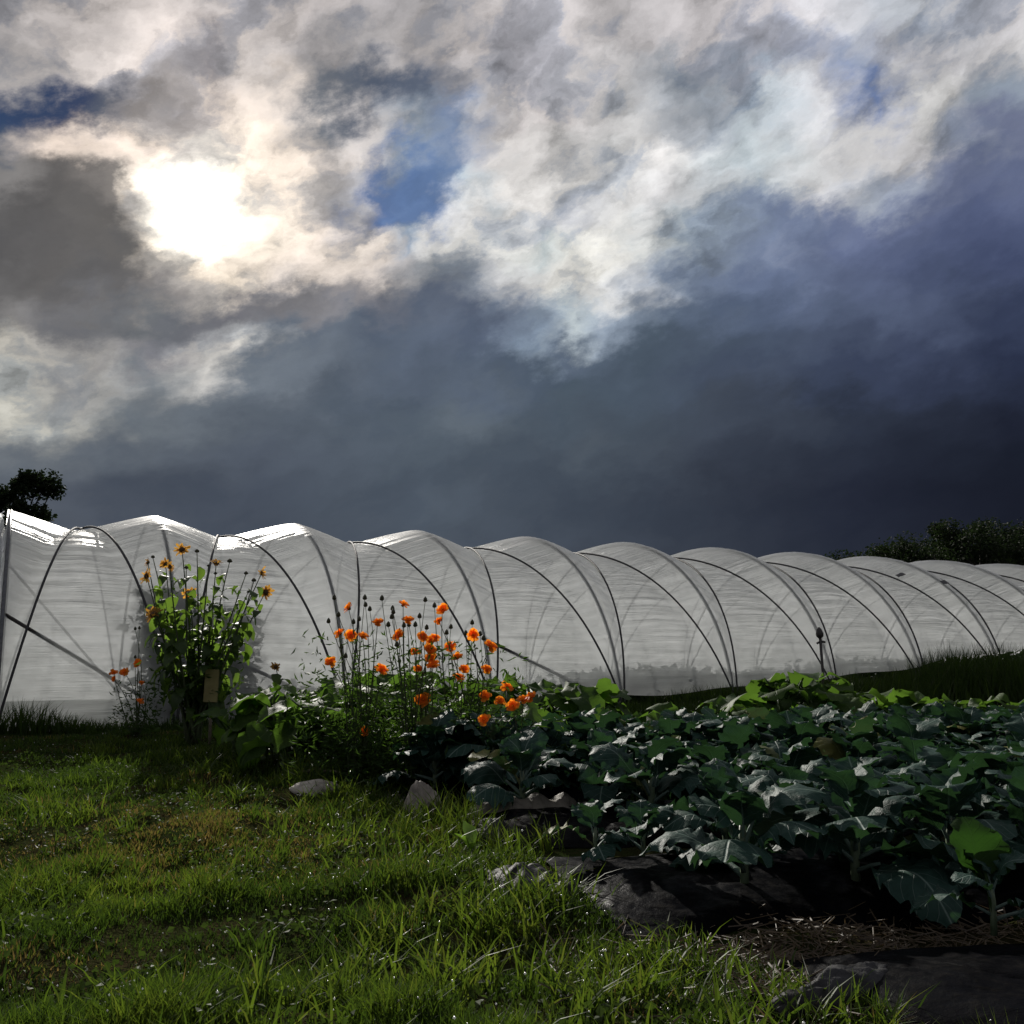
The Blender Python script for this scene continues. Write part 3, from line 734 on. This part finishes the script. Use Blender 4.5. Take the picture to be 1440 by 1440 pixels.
oran = [(490,855,1.05),(567,850,.95),(622,857,1.1),(617,873,.8),(531,875,.95),(573,872,1.0),(478,890,1.),(493,894,1.15),(510,895,1.),(561,893,1.15),(595,896,1.05),(606,902,1.),(612,897,.9),(583,917,.95),(605,913,1.05),(606,926,1.05),(609,936,1.1),(633,910,1.1),(643,924,1.05),(665,893,1.05),(690,909,1.25),(465,931,1.05),(536,942,1.2),(588,940,.8),(645,953,1.1),(652,941,.9),(684,941,.95),(595,984,1.35),(513,1029,.85),(682,979,1.05),(713,967,1.15),(703,986,1.),(721,993,1.2),(735,984,1.1),(746,980,1.1),(681,1012,1.05),(684,1021,1.15)]
clus = [((500, 1090), 5.95, 'orange cosmos plant left of the middle cosmos clump, beside the squash leaves'),
        ((582, 1110), 5.75, 'orange cosmos plant in the centre of the flower patch with the most open blooms'),
        ((655, 1105), 5.85, 'orange cosmos plant at the right of the middle clump, below the tunnel hoop'),
        ((712, 1100), 5.6, 'low orange cosmos plant with a cluster of small round blooms beside the kale')]
fl_by = {0: [], 1: [], 2: [], 3: []}
for x, y, s in oran:
    if y > 960 and x > 670: k = 3
    elif x < 540: k = 0
    elif x < 615: k = 1
    else: k = 2
    fl_by[k].append((x, y, s, clus[k][1]+random.uniform(-.3, .3)))
bd_by = {0: [], 1: [], 2: [], 3: []}
br = random.Random(3)
for x, y in [(470,842),(462,875),(476,866),(514,852),(520,858),(513,842),(537,843),(552,857),(551,869),(546,880),(575,880),(590,868),(598,845),(611,853),(568,881),(584,880),(628,891),(634,883),(655,892),(664,877),(675,893),(680,899),(660,900),(480,911),(486,924),(558,908),(505,872),(497,876),(553,862),(600,884)]:
    k = 0 if x < 530 else 1 if x < 605 else 2
    bd_by[k].append((x, y, clus[k][1]+br.uniform(-.25, .25)))
for k, ((x, y), Y, lb) in enumerate(clus):
    g = at_depth(x, 1100, Y); g.z = 0
    cosmos(lb, g, fl_by[k], bd_by[k], 70+k, 1900 if k < 3 else 1000, .20, .27 if k < 3 else .17, 'orange cosmos in the flower patch')
g = on_ground(190, 1040); 
cosmos('small orange cosmos growing between the sunflower clump and the polythene', g, [(x, y, s, g.y-.05) for x, y, s in ((160,946,1.1),(175,945,1.2),(160,955,.8),(193,933,1.2),(197,986,1.1),(199,960,.7))], [(190,925,g.y),(196,884,g.y),(190,885,g.y)], 90, 500, .12, .16)
# small young sunflower
g = on_ground(388, 1030); g.z = gz(g.x, g.y)
ys_ = empty('sunflower_plant', g, 0, label='small single yellow sunflower with dark centre beside the squash leaves', cat='sunflower')
tp = at_depth(388, 938, g.y-.15)-g
V_, F_ = tube(bez((0, 0, 0), (.05, 0, tp.z*.6), tp, 9), [.008*(1-.5*q/8) for q in range(9)], 5); obj('stem', mesh('stem', V_, F_, M['sunstem']), ys_)
head(ys_, tp, (.1, -1, .25), SUNF[2], SUND, .62, .3)
for k in range(14):
    q = random.uniform(.15, .92)
    p_ = bez((0, 0, 0), (.05, 0, tp.z*.6), tp, 30)[int(q*29)]
    obj('leaf', SL[k % 6], ys_, mtx=leaf_mtx(p_, random.uniform(0, 6.28), R(random.uniform(-20, 35)), 0, random.uniform(.6, 1.2)*(1.2-.5*q)))

# ---- squash patch
r = random.Random(21)
lab_sq = 'squash plant with big dark leaves beside the orange cosmos'
spots = [(405, 1030, 6.9, 1.0), (450, 1030, 6.6, 1.05), (505, 1030, 6.5, .95), (560, 1030, 6.5, .95), (625, 1030, 6.5, .95), (690, 1030, 6.4, .9), (745, 1030, 6.7, .9), (372, 1035, 7.6, .9), (430, 1030, 7.3, 1.25), (470, 1030, 7.7, 1.2), (520, 1030, 7.5, 1.15), (575, 1030, 7.6, 1.15), (630, 1030, 7.6, 1.1), (690, 1030, 7.7, 1.15), (745, 1030, 7.8, 1.15), (800, 1030, 8.0, 1.05), (835, 1030, 8.3, .85)]
for i, (x, y, Y, s) in enumerate(spots):
    g = at_depth(x, 1000, Y)
    squash_plant(g.x, Y, s, ('broad-leaved squash plant, %s from the left in the near row among the orange cosmos' % ORD[i] if i < 7 else 'dark-leaved squash plant, %s from the left in the far row behind the orange cosmos' % ORD[i-7]), 'squash plants behind the cosmos', 500+i, 18)
for i, (x, Y, s) in enumerate([(905, 7.6, .75), (960, 7.4, .85), (1010, 7.5, .85), (1065, 7.8, 1.0), (1110, 7.9, 1.3), (1150, 7.9, 1.35), (1190, 7.8, 1.05), (1245, 7.6, .8), (1300, 7.5, .85), (1355, 7.6, .85), (1410, 7.5, .85), (1460, 7.6, .85)]):
    g = at_depth(x, 1000, Y)
    if x in (1110, 1150): lb = ('tall bright squash plant rising above the kale, left of the iron stake' if x == 1110 else 'tall bright squash plant rising above the kale, just below the iron stake')
    else: lb = 'low bright squash plant, %s from the left in the row behind the kale field' % ORD[i]
    squash_plant(g.x, Y, s, lb, 'squash plants behind the kale', 540+i, 30 if s > 1.2 else 22 if s > 1 else 16)

# ---- kale field on the mulched beds
def bed_pt(k, along, across):
    c, L = BEDS[k]; return c + BED_DIR*along + BED_N*across
cnt = 0
ROWN = {1: 'first', 2: 'second', 3: 'third'}
for k, (start, s0) in {1: (.36, 1.), 2: (.12, 1.), 3: (.05, 1.)}.items():
    for row in (-1, 0, 1) if k == 3 else (-1, 1):
        q_ = 0
        a = start + (.0 if row == -1 else .22) + (.12 if (k == 1 and row == -1) else .62 if (k == 2 and row == -1) else 0)
        while True:
            p_ = bed_pt(k, a+r.uniform(-.05, .05), row*.24+r.uniform(-.04, .04)); a += .34
            if p_.x > .53*p_.y+.7: break
            s = r.uniform(.66, .86)*s0
            kale_plant(p_.x, p_.y, s, 'kale plant, %s from the left in the %s row of the %s kale bed' % (ORD[q_], {-1: 'near', 0: 'middle', 1: 'far'}[row], ROWN[k]), 'kale plants in the %s bed' % ROWN[k], 1900+cnt, z=.065); cnt += 1; q_ += 1
# back rows without mulch
for row in range(2):
    a = 0.2+.2*row; q_ = 0
    while True:
        p_ = BEDS[3][0]+BED_DIR*a+BED_N*(.72+.38*row); a += .42
        if p_.x > .53*p_.y+.5: break
        if p_.x < -.2: continue
        kale_plant(p_.x+r.uniform(-.05, .05), p_.y+r.uniform(-.05, .05), r.uniform(.62, .8), 'kale plant, %s from left in the %s row of the unmulched rear kale' % (ORD[q_], ('near', 'far')[row]), 'rearmost kale plants', 1900+cnt); cnt += 1; q_ += 1
# small ones at the end of the bed
for x, y, s, lb in ((838, 1238, .45, 'small young kale plant at the grassy end of the first kale bed'), (905, 1236, .42, 'small young kale plant second from the grassy end of the first kale bed')):
    g = on_ground(x, y); kale_plant(g.x, g.y, s, lb, None, int(x), z=.07)
g = on_ground(1400, 1350); yk = kale_plant(g.x, g.y, .46, 'young kale plant with a bright green leaf alone on the nearest mulched bed', None, 77, z=.08)

M['litleaf'] = leaf_mat('painted_lit_kale_leaf', (.022, .055, .010), (.028, .062, .012), .45, .7, (.022, .062, .008), rib=(.05, .09, .03), spec=.15, bumps=.4)  # lit copy of the kale leaf: backlight put into a yellower green
LIT = blade_leaf('painted_lit_kale_leaf', M['litleaf'], 640, length=.26, width=.17, petiole=.4, droop=.1, ruffle=.010, lobes=.03, cup=.3, nu=9, nv=16, freq=3., wide=1.1)
for yw, pt, sc_ in ((.25, 74, 1.), (-.5, 66, .85)):
    obj('leaf', LIT, yk, mtx=leaf_mtx((0, 0, .02), yw-yk.rotation_euler.z, R(pt), 0, sc_), label='kale leaf with sunlight painted into its brighter green')
# ------------------------------------------------------------------ mulched beds
for k, (c, L) in enumerate(BEDS):
    na, nw = int(L/.06), 30
    V_ = []
    for i in range(na):
        a = -.06+L*i/(na-1)
        endf = min(1, max(0, (a+.06)/.22))**.5
        for j in range(nw):
            q = j/(nw-1)*2-1
            wob = .05*(vnoise(np.array([a*2.2+k*9]), np.array([1.5*np.sign(q)]))[0]-.5)
            ac = q*(BED_W+wob)
            p_ = c+BED_DIR*a+BED_N*ac
            prof = max(0., 1-abs(q)**3.2)*endf
            wr = (fbm(np.array([a*5+k*7.]), np.array([q*7.]), 4)[0]-.5)*.024 + (fbm(np.array([a*1.7+k*3.]), np.array([q*6.+a*3]), 2)[0]-.5)*.018
            z = gz(p_.x, p_.y)*(1-prof) + .075*prof+.008 + wr*(.35+.65*prof)*(1 if endf >= 1 else .5)
            if prof < .12: z = min(z, gz(p_.x, p_.y)+.025)
            V_.append((p_.x, p_.y, z))
    F_ = [(i*nw+j, (i+1)*nw+j, (i+1)*nw+j+1, i*nw+j+1) for i in range(na-1) for j in range(nw-1)]
    lb = ['wrinkled black mulch film on the nearest bed at bottom right', 'black mulch film under the first kale bed', 'black mulch film under the second kale bed, its end by the tan cloth', 'black mulch film under the third kale bed'][k]
    obj('mulch_film', mesh('mulch_film', V_, F_, M['mulch']), label=lb, cat='mulch film', group='black mulch films')

# folded cloth and plastic at the bed ends
def fold_sheet(name, pa, pb, width, height, mat_, seed, label, cat, n=60, m_=18, zb=.0, rough=.03):
    pa, pb = Vector(pa), Vector(pb); d_ = (pb-pa); L = d_.length; d_.normalize(); nn_ = Vector((-d_.y, d_.x, 0))
    c = (pa+pb)/2; V_ = []
    for i in range(n):
        a = i/(n-1)
        for j in range(m_):
            q = j/(m_-1)*2-1
            e = (1-abs(2*a-1)**4)
            w = width*.5*(.65+.6*fbm(np.array([a*5+seed]), np.array([.3]), 2)[0])*(.5+.5*e)
            p_ = pa+d_*(a*L)+nn_*(q*w+.04*(fbm(np.array([a*6+seed]), np.array([9.]), 2)[0]-.5))
            hh = height*(1-abs(q)**2.2)*(.45+1.0*fbm(np.array([a*4.+seed*2]), np.array([q*.8+4]), 3)[0])*(.35+.65*e)
            wr = rough*(fbm(np.array([a*L*16+seed]), np.array([q*4.+a*9]), 3)[0]-.5)
            z = max(gz(p_.x, p_.y)-.005, zb-.02)+hh+wr
            V_.append((p_.x-c.x, p_.y-c.y, z))
    F_ = [(i*m_+j, (i+1)*m_+j, (i+1)*m_+j+1, i*m_+j+1) for i in range(n-1) for j in range(m_-1)]
    me = mesh(name, V_, F_, mat_); o = obj(name, me, loc=(c.x, c.y, 0), label=label, cat=cat)
    so = o.modifiers.new('thickness', 'SOLIDIFY'); so.thickness = .006; so.offset = -1
    return o
fold_sheet('ground_cloth', on_ground(655, 1148, .05), on_ground(815, 1140, .05), .24, .16, M['fold'], 3, 'tan folded ground cloth lying along the end of the second kale bed', 'cloth', zb=.03)
fold_sheet('ground_cloth', on_ground(568, 1145), on_ground(622, 1142), .22, .14, M['fold'], 8, 'small bunched tan cloth corner between the grass and the cosmos', 'cloth')
fold_sheet('plastic_sheet', on_ground(690, 1235, .06), on_ground(815, 1262, .04), .28, .09, M['greyfold'], 5, 'grey dusty bunched plastic at the grassy end of the first kale bed', 'plastic sheet', zb=.03, rough=.035)
fold_sheet('plastic_sheet', on_ground(655, 1178, .06), on_ground(735, 1168, .06), .16, .10, M['greyfold'], 12, 'grey plastic corner under the tan cloth at the second kale bed', 'plastic sheet', zb=.02)
fold_sheet('plastic_sheet', on_ground(1095, 1420, .06), on_ground(1250, 1362, .06), 0.12, .045, M['greyfold'], 15, 'crumpled plastic crease on the nearest mulched bed, its sheen painted as grey', 'plastic sheet', zb=.07, rough=.02)  # lighter grey strip stands in for the sheen along the mulch crease

def rock(name, at, size, seed, label):
    import bmesh
    bm = bmesh.new(); bmesh.ops.create_icosphere(bm, subdivisions=3, radius=1)
    r_ = np.random.default_rng(seed); off = r_.uniform(0, 50, 3)
    for v in bm.verts:
        q = v.co; n_ = fbm(np.array([q.x*1.6+off[0]+q.z]), np.array([q.y*1.6+off[1]-q.z]), 3)[0]
        v.co = Vector((q.x*size[0], q.y*size[1], q.z*size[2]))*(.65+.7*n_)
    me = bpy.data.meshes.new(name); bm.to_mesh(me); bm.free(); me.materials.append(M['stone'])
    me.polygons.foreach_set('use_smooth', np.ones(len(me.polygons), bool))
    return obj(name, me, loc=(at.x, at.y, gz(at.x, at.y)+size[2]*.35), label=label, cat='stone')
rock('stone', on_ground(442, 1118), (.13, .10, .055), 1, 'flat pale stone in the grass below the squash leaves')
rock('stone', on_ground(543, 1122), (.10, .08, .042), 2, 'rounded grey stone at the grass edge beside the bunched cloth')
stp = on_ground(455, 1108); 
V_, F_ = tube([(-.16, .03, .10), (-.02, .0, .115), (.10, -.02, .10), (.20, -.05, .07)], [.009, .012, .011, .006], 6)
obj('stick', mesh('stick', V_, F_, M['wood']), loc=(stp.x, stp.y, gz(stp.x, stp.y)-.02), label='short weathered stick lying across the flat pale stone', cat='stick')

# ------------------------------------------------------------------ grass
def edge_x(y):      # the lawn ends here
    return np.interp(y, [0, 1.9, 2.2, 2.9, 3.35, 3.9, 4.5, 5.2, 5.7, 6.2, 7., 8.6, 9.5, 13], [1.2, .90, .76, .46, .14, -.06, -.20, -.60, -.95, -1.35, -1.9, -2.2, -1.9, -1.5])
def blades(name, x, y, length, width, tint, seed, lean=.35, segs=2, z=None):
    r = np.random.default_rng(seed); n = len(x)
    z = ground_h(x, y) if z is None else z
    az_ = r.uniform(0, 6.283, n); fa = r.uniform(0, 6.283, n)
    dirx, diry = np.cos(az_), np.sin(az_)
    px, py = np.cos(fa), np.sin(fa)
    ln = lean*r.uniform(.2, 1.6, n)
    lv = [0., .55, 1.] if segs == 2 else [0., .35, .7, 1.]
    wv_ = [1., .75, .0] if segs == 2 else [.8, 1., .65, .0]
    V = []
    for q, w in zip(lv, wv_):
        cx = x+dirx*ln*length*q**2; cy = y+diry*ln*length*q**2; cz = z-.01+length*q*(1-.28*ln*q)
        if w > 0:
            V.append(np.stack([cx-px*width*w*.5, cy-py*width*w*.5, cz], 1)); V.append(np.stack([cx+px*width*w*.5, cy+py*width*w*.5, cz], 1))
        else: V.append(np.stack([cx, cy, cz], 1))
    k = len(V); V = np.stack(V, 1).reshape(-1, 3); b = np.arange(n)*k
    fcs = []
    for s_ in range(segs-1 if segs == 3 else 1):
        o = s_*2
        fcs += [np.stack([b+o, b+o+1, b+o+3], 1), np.stack([b+o, b+o+3, b+o+2], 1)]
    fcs.append(np.stack([b+k-3, b+k-2, b+k-1], 1))
    return mesh_uniform(name, V, np.concatenate(fcs), M['grass'], False, tint=np.repeat(tint, k)), V.reshape(n, k, 3)[:, -1]
N = 330000
y = 1.6+ (rng.random(N)**1.75)*10.2; x = (rng.random(N)*1.5-.85)*(y*.66+.25)
patch = fbm(x*1.5+30, y*1.5, 3); tuft = fbm(x*5, y*5+9, 2); bare = fbm(x*1.9+70, y*1.9+40, 3)
keep = (x < edge_x(y)+.10*(tuft-.5)*3) & ((x*-.447+y*.894) < 12.66-.9) & (rng.random(N) < np.clip((tuft-.16)*3.6, .35, 1)) & (rng.random(N) > np.clip((bare-.62)*5, 0, .5))
x, y, patch, tuft, bare = (q[keep] for q in (x, y, patch, tuft, bare))
n = len(x)
def spot(cx, cy, rad): return np.exp(-(((x-cx)**2+(y-cy)**2)/rad**2))
br1, br2, br3 = on_ground(210, 1175), on_ground(480, 1190), on_ground(300, 1130)
brown = np.clip(spot(br1.x, br1.y, .55)*1.3+spot(br2.x, br2.y, .5)*1.2+.6*spot(br3.x, br3.y, .5)+np.clip((bare-.55)*2.2, 0, .6), 0, 1)
length = (.026+.13*np.clip((tuft-.3)*1.8, 0, 1)*np.clip((patch-.2)*1.6, .15, 1))*rng.uniform(.55, 1.35, n)*(1-.45*brown)
far = np.clip((y-2)/7, 0, 1)
width = (.0042+.0050*far)*rng.uniform(.7, 1.4, n)
tint = np.where(rng.random(n) < brown*.75, rng.uniform(.78, 1., n), np.clip(-.02+1.15*(patch-.22)+.35*(tuft-.5)+rng.normal(0, .14, n), 0, .74))
me, tips = blades('lawn_grass', x, y, length, width, tint, 11, .5)
obj('lawn_grass', me, kind='stuff', label='rough dewy lawn grass with brown patches', cat='grass')
lw_n = 9000
lw_c = rng.uniform(0, 1, (220, 2)); lcy = 1.8+lw_c[:, 1]**1.5*6.5; lcx = -.62*lcy+lw_c[:, 0]*(np.minimum(edge_x(lcy), .5)+.62*lcy)
ci = rng.integers(0, 220, lw_n); lwx = lcx[ci]+rng.normal(0, .07, lw_n); lwy = lcy[ci]+rng.normal(0, .07, lw_n)
lwz = ground_h(lwx, lwy)+rng.uniform(.004, .045, lw_n)
obj('lawn_weeds', leaf_cloud('lawn_weeds', lw_n, 0, 0, .022, M['clover'], 61, -.1, .75, shape=lambda q, n: np.stack([lwx, lwy, lwz], 1)), kind='stuff', label='clover and small broad weeds among the lawn grass', cat='weeds')
# taller tufts along the bed ends and in the foreground
tx, ty, tlz, ttn = [], [], [], []
r2 = np.random.default_rng(33)
def tuft_at(cx, cy, nb, rad, ln, tn):
    tx.append(r2.normal(cx, rad, nb)); ty.append(r2.normal(cy, rad, nb)); tlz.append(ln*r2.uniform(.5, 1.2, nb)); ttn.append(np.clip(r2.normal(tn, .12, nb), 0, .75))
for _ in range(170):
    yy = 1.75+r2.random()**1.5*6; xx = float(edge_x(yy))-abs(r2.normal(0, .35))
    tuft_at(xx, yy, int(r2.integers(10, 36)), .035+.02*r2.random(), r2.uniform(.07, .15), r2.uniform(.4, .7))
for _ in range(150):
    yy = 1.75+r2.random()**1.4*6; xx = r2.uniform(-.62, .2)*yy
    if xx < edge_x(yy): tuft_at(xx, yy, int(r2.integers(8, 26)), .04, r2.uniform(.07, .13), r2.uniform(.3, .65))
for px_, py_ in ((470, 1400), (560, 1375), (620, 1420), (690, 1390), (745, 1330), (800, 1410), (540, 1330), (850, 1370), (660, 1310), (390, 1420), (760, 1290), (900, 1425)):
    g = on_ground(px_, py_)
    for _ in range(3): tuft_at(g.x+r2.normal(0, .05), g.y+r2.normal(0, .05), 16, .03, r2.uniform(.11, .17), .68)
for px_, py_, ln in ((430, 1105, .22), (455, 1110, .20), (500, 1130, .18), (350, 1090, .12), (630, 1160, .2), (655, 1185, .2), (715, 1200, .16), (80, 1150, .14), (130, 1060, .14)):
    g = on_ground(px_, py_)
    for _ in range(4): tuft_at(g.x+r2.normal(0, .07), g.y+r2.normal(0, .07), 34, .05, ln, .62)
tx, ty, tlz, ttn = (np.concatenate(q) for q in (tx, ty, tlz, ttn))
me, tips2 = blades('grass_tufts', tx, ty, tlz, r2.uniform(.004, .0075, len(tx))*(1+.06*ty), ttn, 12, .62, 3)
obj('grass_tufts', me, kind='stuff', label='longer fresh grass tufts along the lawn edge', cat='grass')
# tall dark weeds under the raised film
N = 50000
n_ = rng.uniform(1.6, 13, N); u_ = A+rng.normal(.15, .5, N)
wx = T0.x+TD.x*n_*S+TN.x*u_; wy = T0.y+TD.y*n_*S+TN.y*u_
hh = np.interp(n_, [1.6, 3, 5, 7, 13], [.14, .20, .38, .88, .98])*rng.uniform(.35, 1.15, N)*np.clip(.35+1.3*fbm(wx*1.1, wy*1.1, 2), .4, 1.3)
me, _ = blades('tall_weeds', wx, wy, hh, rng.uniform(.008, .018, N), np.clip(rng.normal(.16, .14, N), 0, .8), 13, .3, 3)
obj('tall_weeds', me, kind='stuff', label='tall dark grass growing under the raised edge of the polytunnel', cat='weeds')
# weeds at the near foot of the tunnel (left) and general ground cover under crops
N = 5000
n_ = rng.uniform(-1.2, 1.8, N); u_ = A+.06+np.abs(rng.normal(.08, .16, N))
wx = T0.x+TD.x*n_*S+TN.x*u_; wy = T0.y+TD.y*n_*S+TN.y*u_
hh = rng.uniform(.05, .16, N)*(1+1.6*np.exp(-((wx+4.6)/.28)**2))
me, _ = blades('edge_weeds', wx, wy, hh, rng.uniform(.006, .011, N), np.clip(rng.normal(.2, .15, N), 0, .9), 14, .4, 3)
obj('edge_weeds', me, kind='stuff', label='short weeds along the foot of the polythene', cat='weeds')
N = 30000
x = rng.uniform(-2.6, 6, N); y = rng.uniform(4.6, 13., N)
kp = (x > edge_x(y)-.2) & ((x*-.447+y*.894) < 12.66-.9) & (fbm(x*2, y*2, 2) > .42)
x, y = x[kp], y[kp]
me, _ = blades('ground_weeds', x, y, rng.uniform(.04, .16, len(x)), rng.uniform(.007, .014, len(x)), np.clip(rng.normal(.25, .2, len(x)), 0, 1), 15, .5)
obj('ground_weeds', me, kind='stuff', label='low weeds between the flower and squash plants', cat='weeds')
# dew
sel = rng.random(len(tips)) < .007*np.clip(1.4-far*.5, .3, 2)
dp = np.concatenate([tips[sel], tips2[rng.random(len(tips2)) < .02]])
dr = (.0008+.0026*rng.random(len(dp))**2.5)*(1+.10*dp[:, 1])
ov = np.array([(1, 0, 0), (-1, 0, 0), (0, 1, 0), (0, -1, 0), (0, 0, 1), (0, 0, -1)], float)
of = np.array([(0, 2, 4), (2, 1, 4), (1, 3, 4), (3, 0, 4), (2, 0, 5), (1, 2, 5), (3, 1, 5), (0, 3, 5)])
Vd = (dp[:, None]+ov[None]*dr[:, None, None]).reshape(-1, 3)
Fd = (of[None]+(np.arange(len(dp))*6)[:, None, None]).reshape(-1, 3)
obj('dew_drops', mesh_uniform('dew_drops', Vd, Fd, M['dew'], True), kind='stuff', label='dew drops sparkling on the lawn grass', cat='dew')
# straw on the path between the first beds
N = 1500
a = rng.uniform(-.5, 3., N); ac = rng.normal(0, .11, N)
base = BEDS[0][0]+BED_N*.60
x = base.x+BED_DIR.x*a+BED_N.x*ac-.1; y = base.y+BED_DIR.y*a+BED_N.y*ac
xe = rng.normal(.72, .22, 1300); ye = rng.normal(2.45, .22, 1300)
x = np.concatenate([x, xe]); y = np.concatenate([y, ye]); N = len(x)
an = rng.uniform(0, 6.283, N); ln = rng.uniform(.03, .12, N); w = rng.uniform(.0012, .0028, N); z = ground_h(x, y)+rng.uniform(.004, .03, N); dzz = rng.normal(0, .012, N)
c, s = np.cos(an), np.sin(an)
P0 = np.stack([x-c*ln/2, y-s*ln/2, z-dzz], 1); P1 = np.stack([x+c*ln/2, y+s*ln/2, z+dzz], 1); sd = np.stack([-s*w, c*w, w*0+.001], 1); upv = np.array([0, 0, .002])
V = np.stack([P0-sd, P0+sd, P1+sd, P1-sd, P0+upv, P1+upv], 1).reshape(-1, 3); b = np.arange(N)*6
fcs = np.concatenate([np.stack([b, b+4, b+5, b+3], 1), np.stack([b+4, b+1, b+2, b+5], 1)])
obj('straw', mesh_uniform('straw', V, fcs, M['straw'], False, tint=np.repeat(rng.random(N), 6)), kind='stuff', label='brown straw and dead stalks on the path between the beds', cat='straw')
# lone bright weed leaf at the grass edge
g = on_ground(660, 1215); 
wl = empty('weed_plant', (g.x, g.y, gz(g.x, g.y)), 0, label='small bright yellow-green weed standing at the lawn edge by the mulch film', cat='weed')
WL = blade_leaf('weed_leaf', M['weed'], 600, .13, .055, .2, .3, .006, .2, 0, .2, 5, 7, 3.)
for k in range(4): obj('leaf', WL, wl, mtx=leaf_mtx((0, 0, .0), k*1.7+.4, R(80-14*k), 0, 1-.15*k))

# ------------------------------------------------------------------ crops inside the tunnel
for i, (n_, u_, h_, w_) in enumerate([(.02, 1.9, 1.45, .30), (.40, 1.7, 1.2, .36)] + [(.85+.62*k, 1.75+.25*math.sin(k*2.3), .30+.09*math.sin(k*1.7)+.028*k, .66) for k in range(15)]):
    g = T0+TD*(n_*S)+TN*u_
    e = empty('crop_plant', (g.x, g.y, 0), 0, label='dim leafy crop plant inside the tunnel, %s from the left through the polythene' % ORD[i], cat='plant', group='crop plants inside the tunnel')
    V_, F_ = tube([(0, 0, -.03), (.02, 0, h_*.5), (0, .02, h_*.9)], [.014, .012, .006], 5); obj('stem', mesh('stem', V_, F_, M['sunstem']), e)
    obj('foliage', leaf_cloud('foliage', 1700, 0, 0, .15, M['crop'], 700+i, .3, .5, shape=lambda q, n: np.stack([q.normal(0, w_*.45, n), q.normal(0, w_*.4, n), np.clip(q.random(n)**.8*h_, .03, h_)], 1)), e, kind='stuff')

# ------------------------------------------------------------------ trees behind
def tree(x, Y, height, width, seed, label, leaf=.17, n=30000):
    r = random.Random(seed); q_ = np.random.default_rng(seed)
    e = empty('broadleaf_tree', (x, Y, gz(x, Y)), 0, label=label, cat='tree', group='trees behind the polytunnel')
    V_, F_ = tube([(0, 0, -.2), (.05, 0, height*.2), (-.05, .05, height*.45), (0, 0, height*.8)], [.045*height*.6, .035*height*.6, .025*height*.6, .01*height*.6], 9)
    obj('trunk', mesh('trunk', V_, F_, M['bark']), e)
    mb = MB(); cl = []
    for k in range(60):
        q = r.uniform(.12, .84); a = r.uniform(0, 6.28)
        rad = width*.5*(math.sin(math.pi*min(1, q*.9+.12))**.6)*r.uniform(.45, 1.)
        p0 = Vector((0, 0, height*q*.8)); p1 = Vector((math.cos(a)*rad, math.sin(a)*rad, height*(q+r.uniform(.02, .16))))
        mb.add(*tube(bez(p0, (p0+p1)/2+Vector((0, 0, -.1*height*.3)), p1, 6), [.012*height*(1-.8*i/5)*.7 for i in range(6)], 5))
        cl.append((p1, r.uniform(.07, .19)*width))
    obj('limbs', mb.mesh('limbs', M['bark']), e)
    cl.append((Vector((0, 0, height*.93)), .10*width))
    def shp(g, m_):
        idx = g.integers(0, len(cl), m_); c = np.array([tuple(a) for a, b in cl])[idx]; s = np.array([b for a, b in cl])[idx]
        dv = g.normal(0, 1, (m_, 3)); dv /= np.linalg.norm(dv, axis=1, keepdims=True)
        out = c+dv*(s*g.random(m_)**.45)[:, None]*np.array([1, 1, .8]); out[:, 2] = np.maximum(out[:, 2], .25); return out
    obj('crown', leaf_cloud('crown', n, 0, 0, leaf, M['treeleaf'], seed+1, .25, .6, shape=shp), e, kind='stuff')
def tree_px(px_, top, Y, wpx, seed, label, **kw):
    p_ = at_depth(px_, top, Y); tree(p_.x, Y, p_.z, wpx/F*Y, seed, label, **kw)
tree_px(30, 662, 42, 130, 1, 'dark tree at far left rising above the end of the polytunnel')
tree_px(-75, 640, 45, 150, 2, 'dark tree at the left edge behind the polytunnel')
tree_px(632, 757, 60, 40, 3, 'tree tip just showing over the middle of the polytunnel ridge', n=1500)
for i, (a, b_, Y, w_) in enumerate([(1185, 787, 52, 130), (1245, 771, 50, 190), (1312, 764, 52, 190), (1376, 733, 47, 210), (1438, 741, 50, 190), (1515, 731, 50, 220)]):
    tree_px(a, b_, Y, w_, 10+i, ['low dark tree at the left end of the tree line behind the tunnel', 'round dark tree second from the left in the tree line', 'dark tree between the round tree and the tallest tree', 'tallest dark tree of the tree line at right', 'dark tree right of the tallest tree, at the photo edge', 'dark tree at the far right end of the tree line'][i])
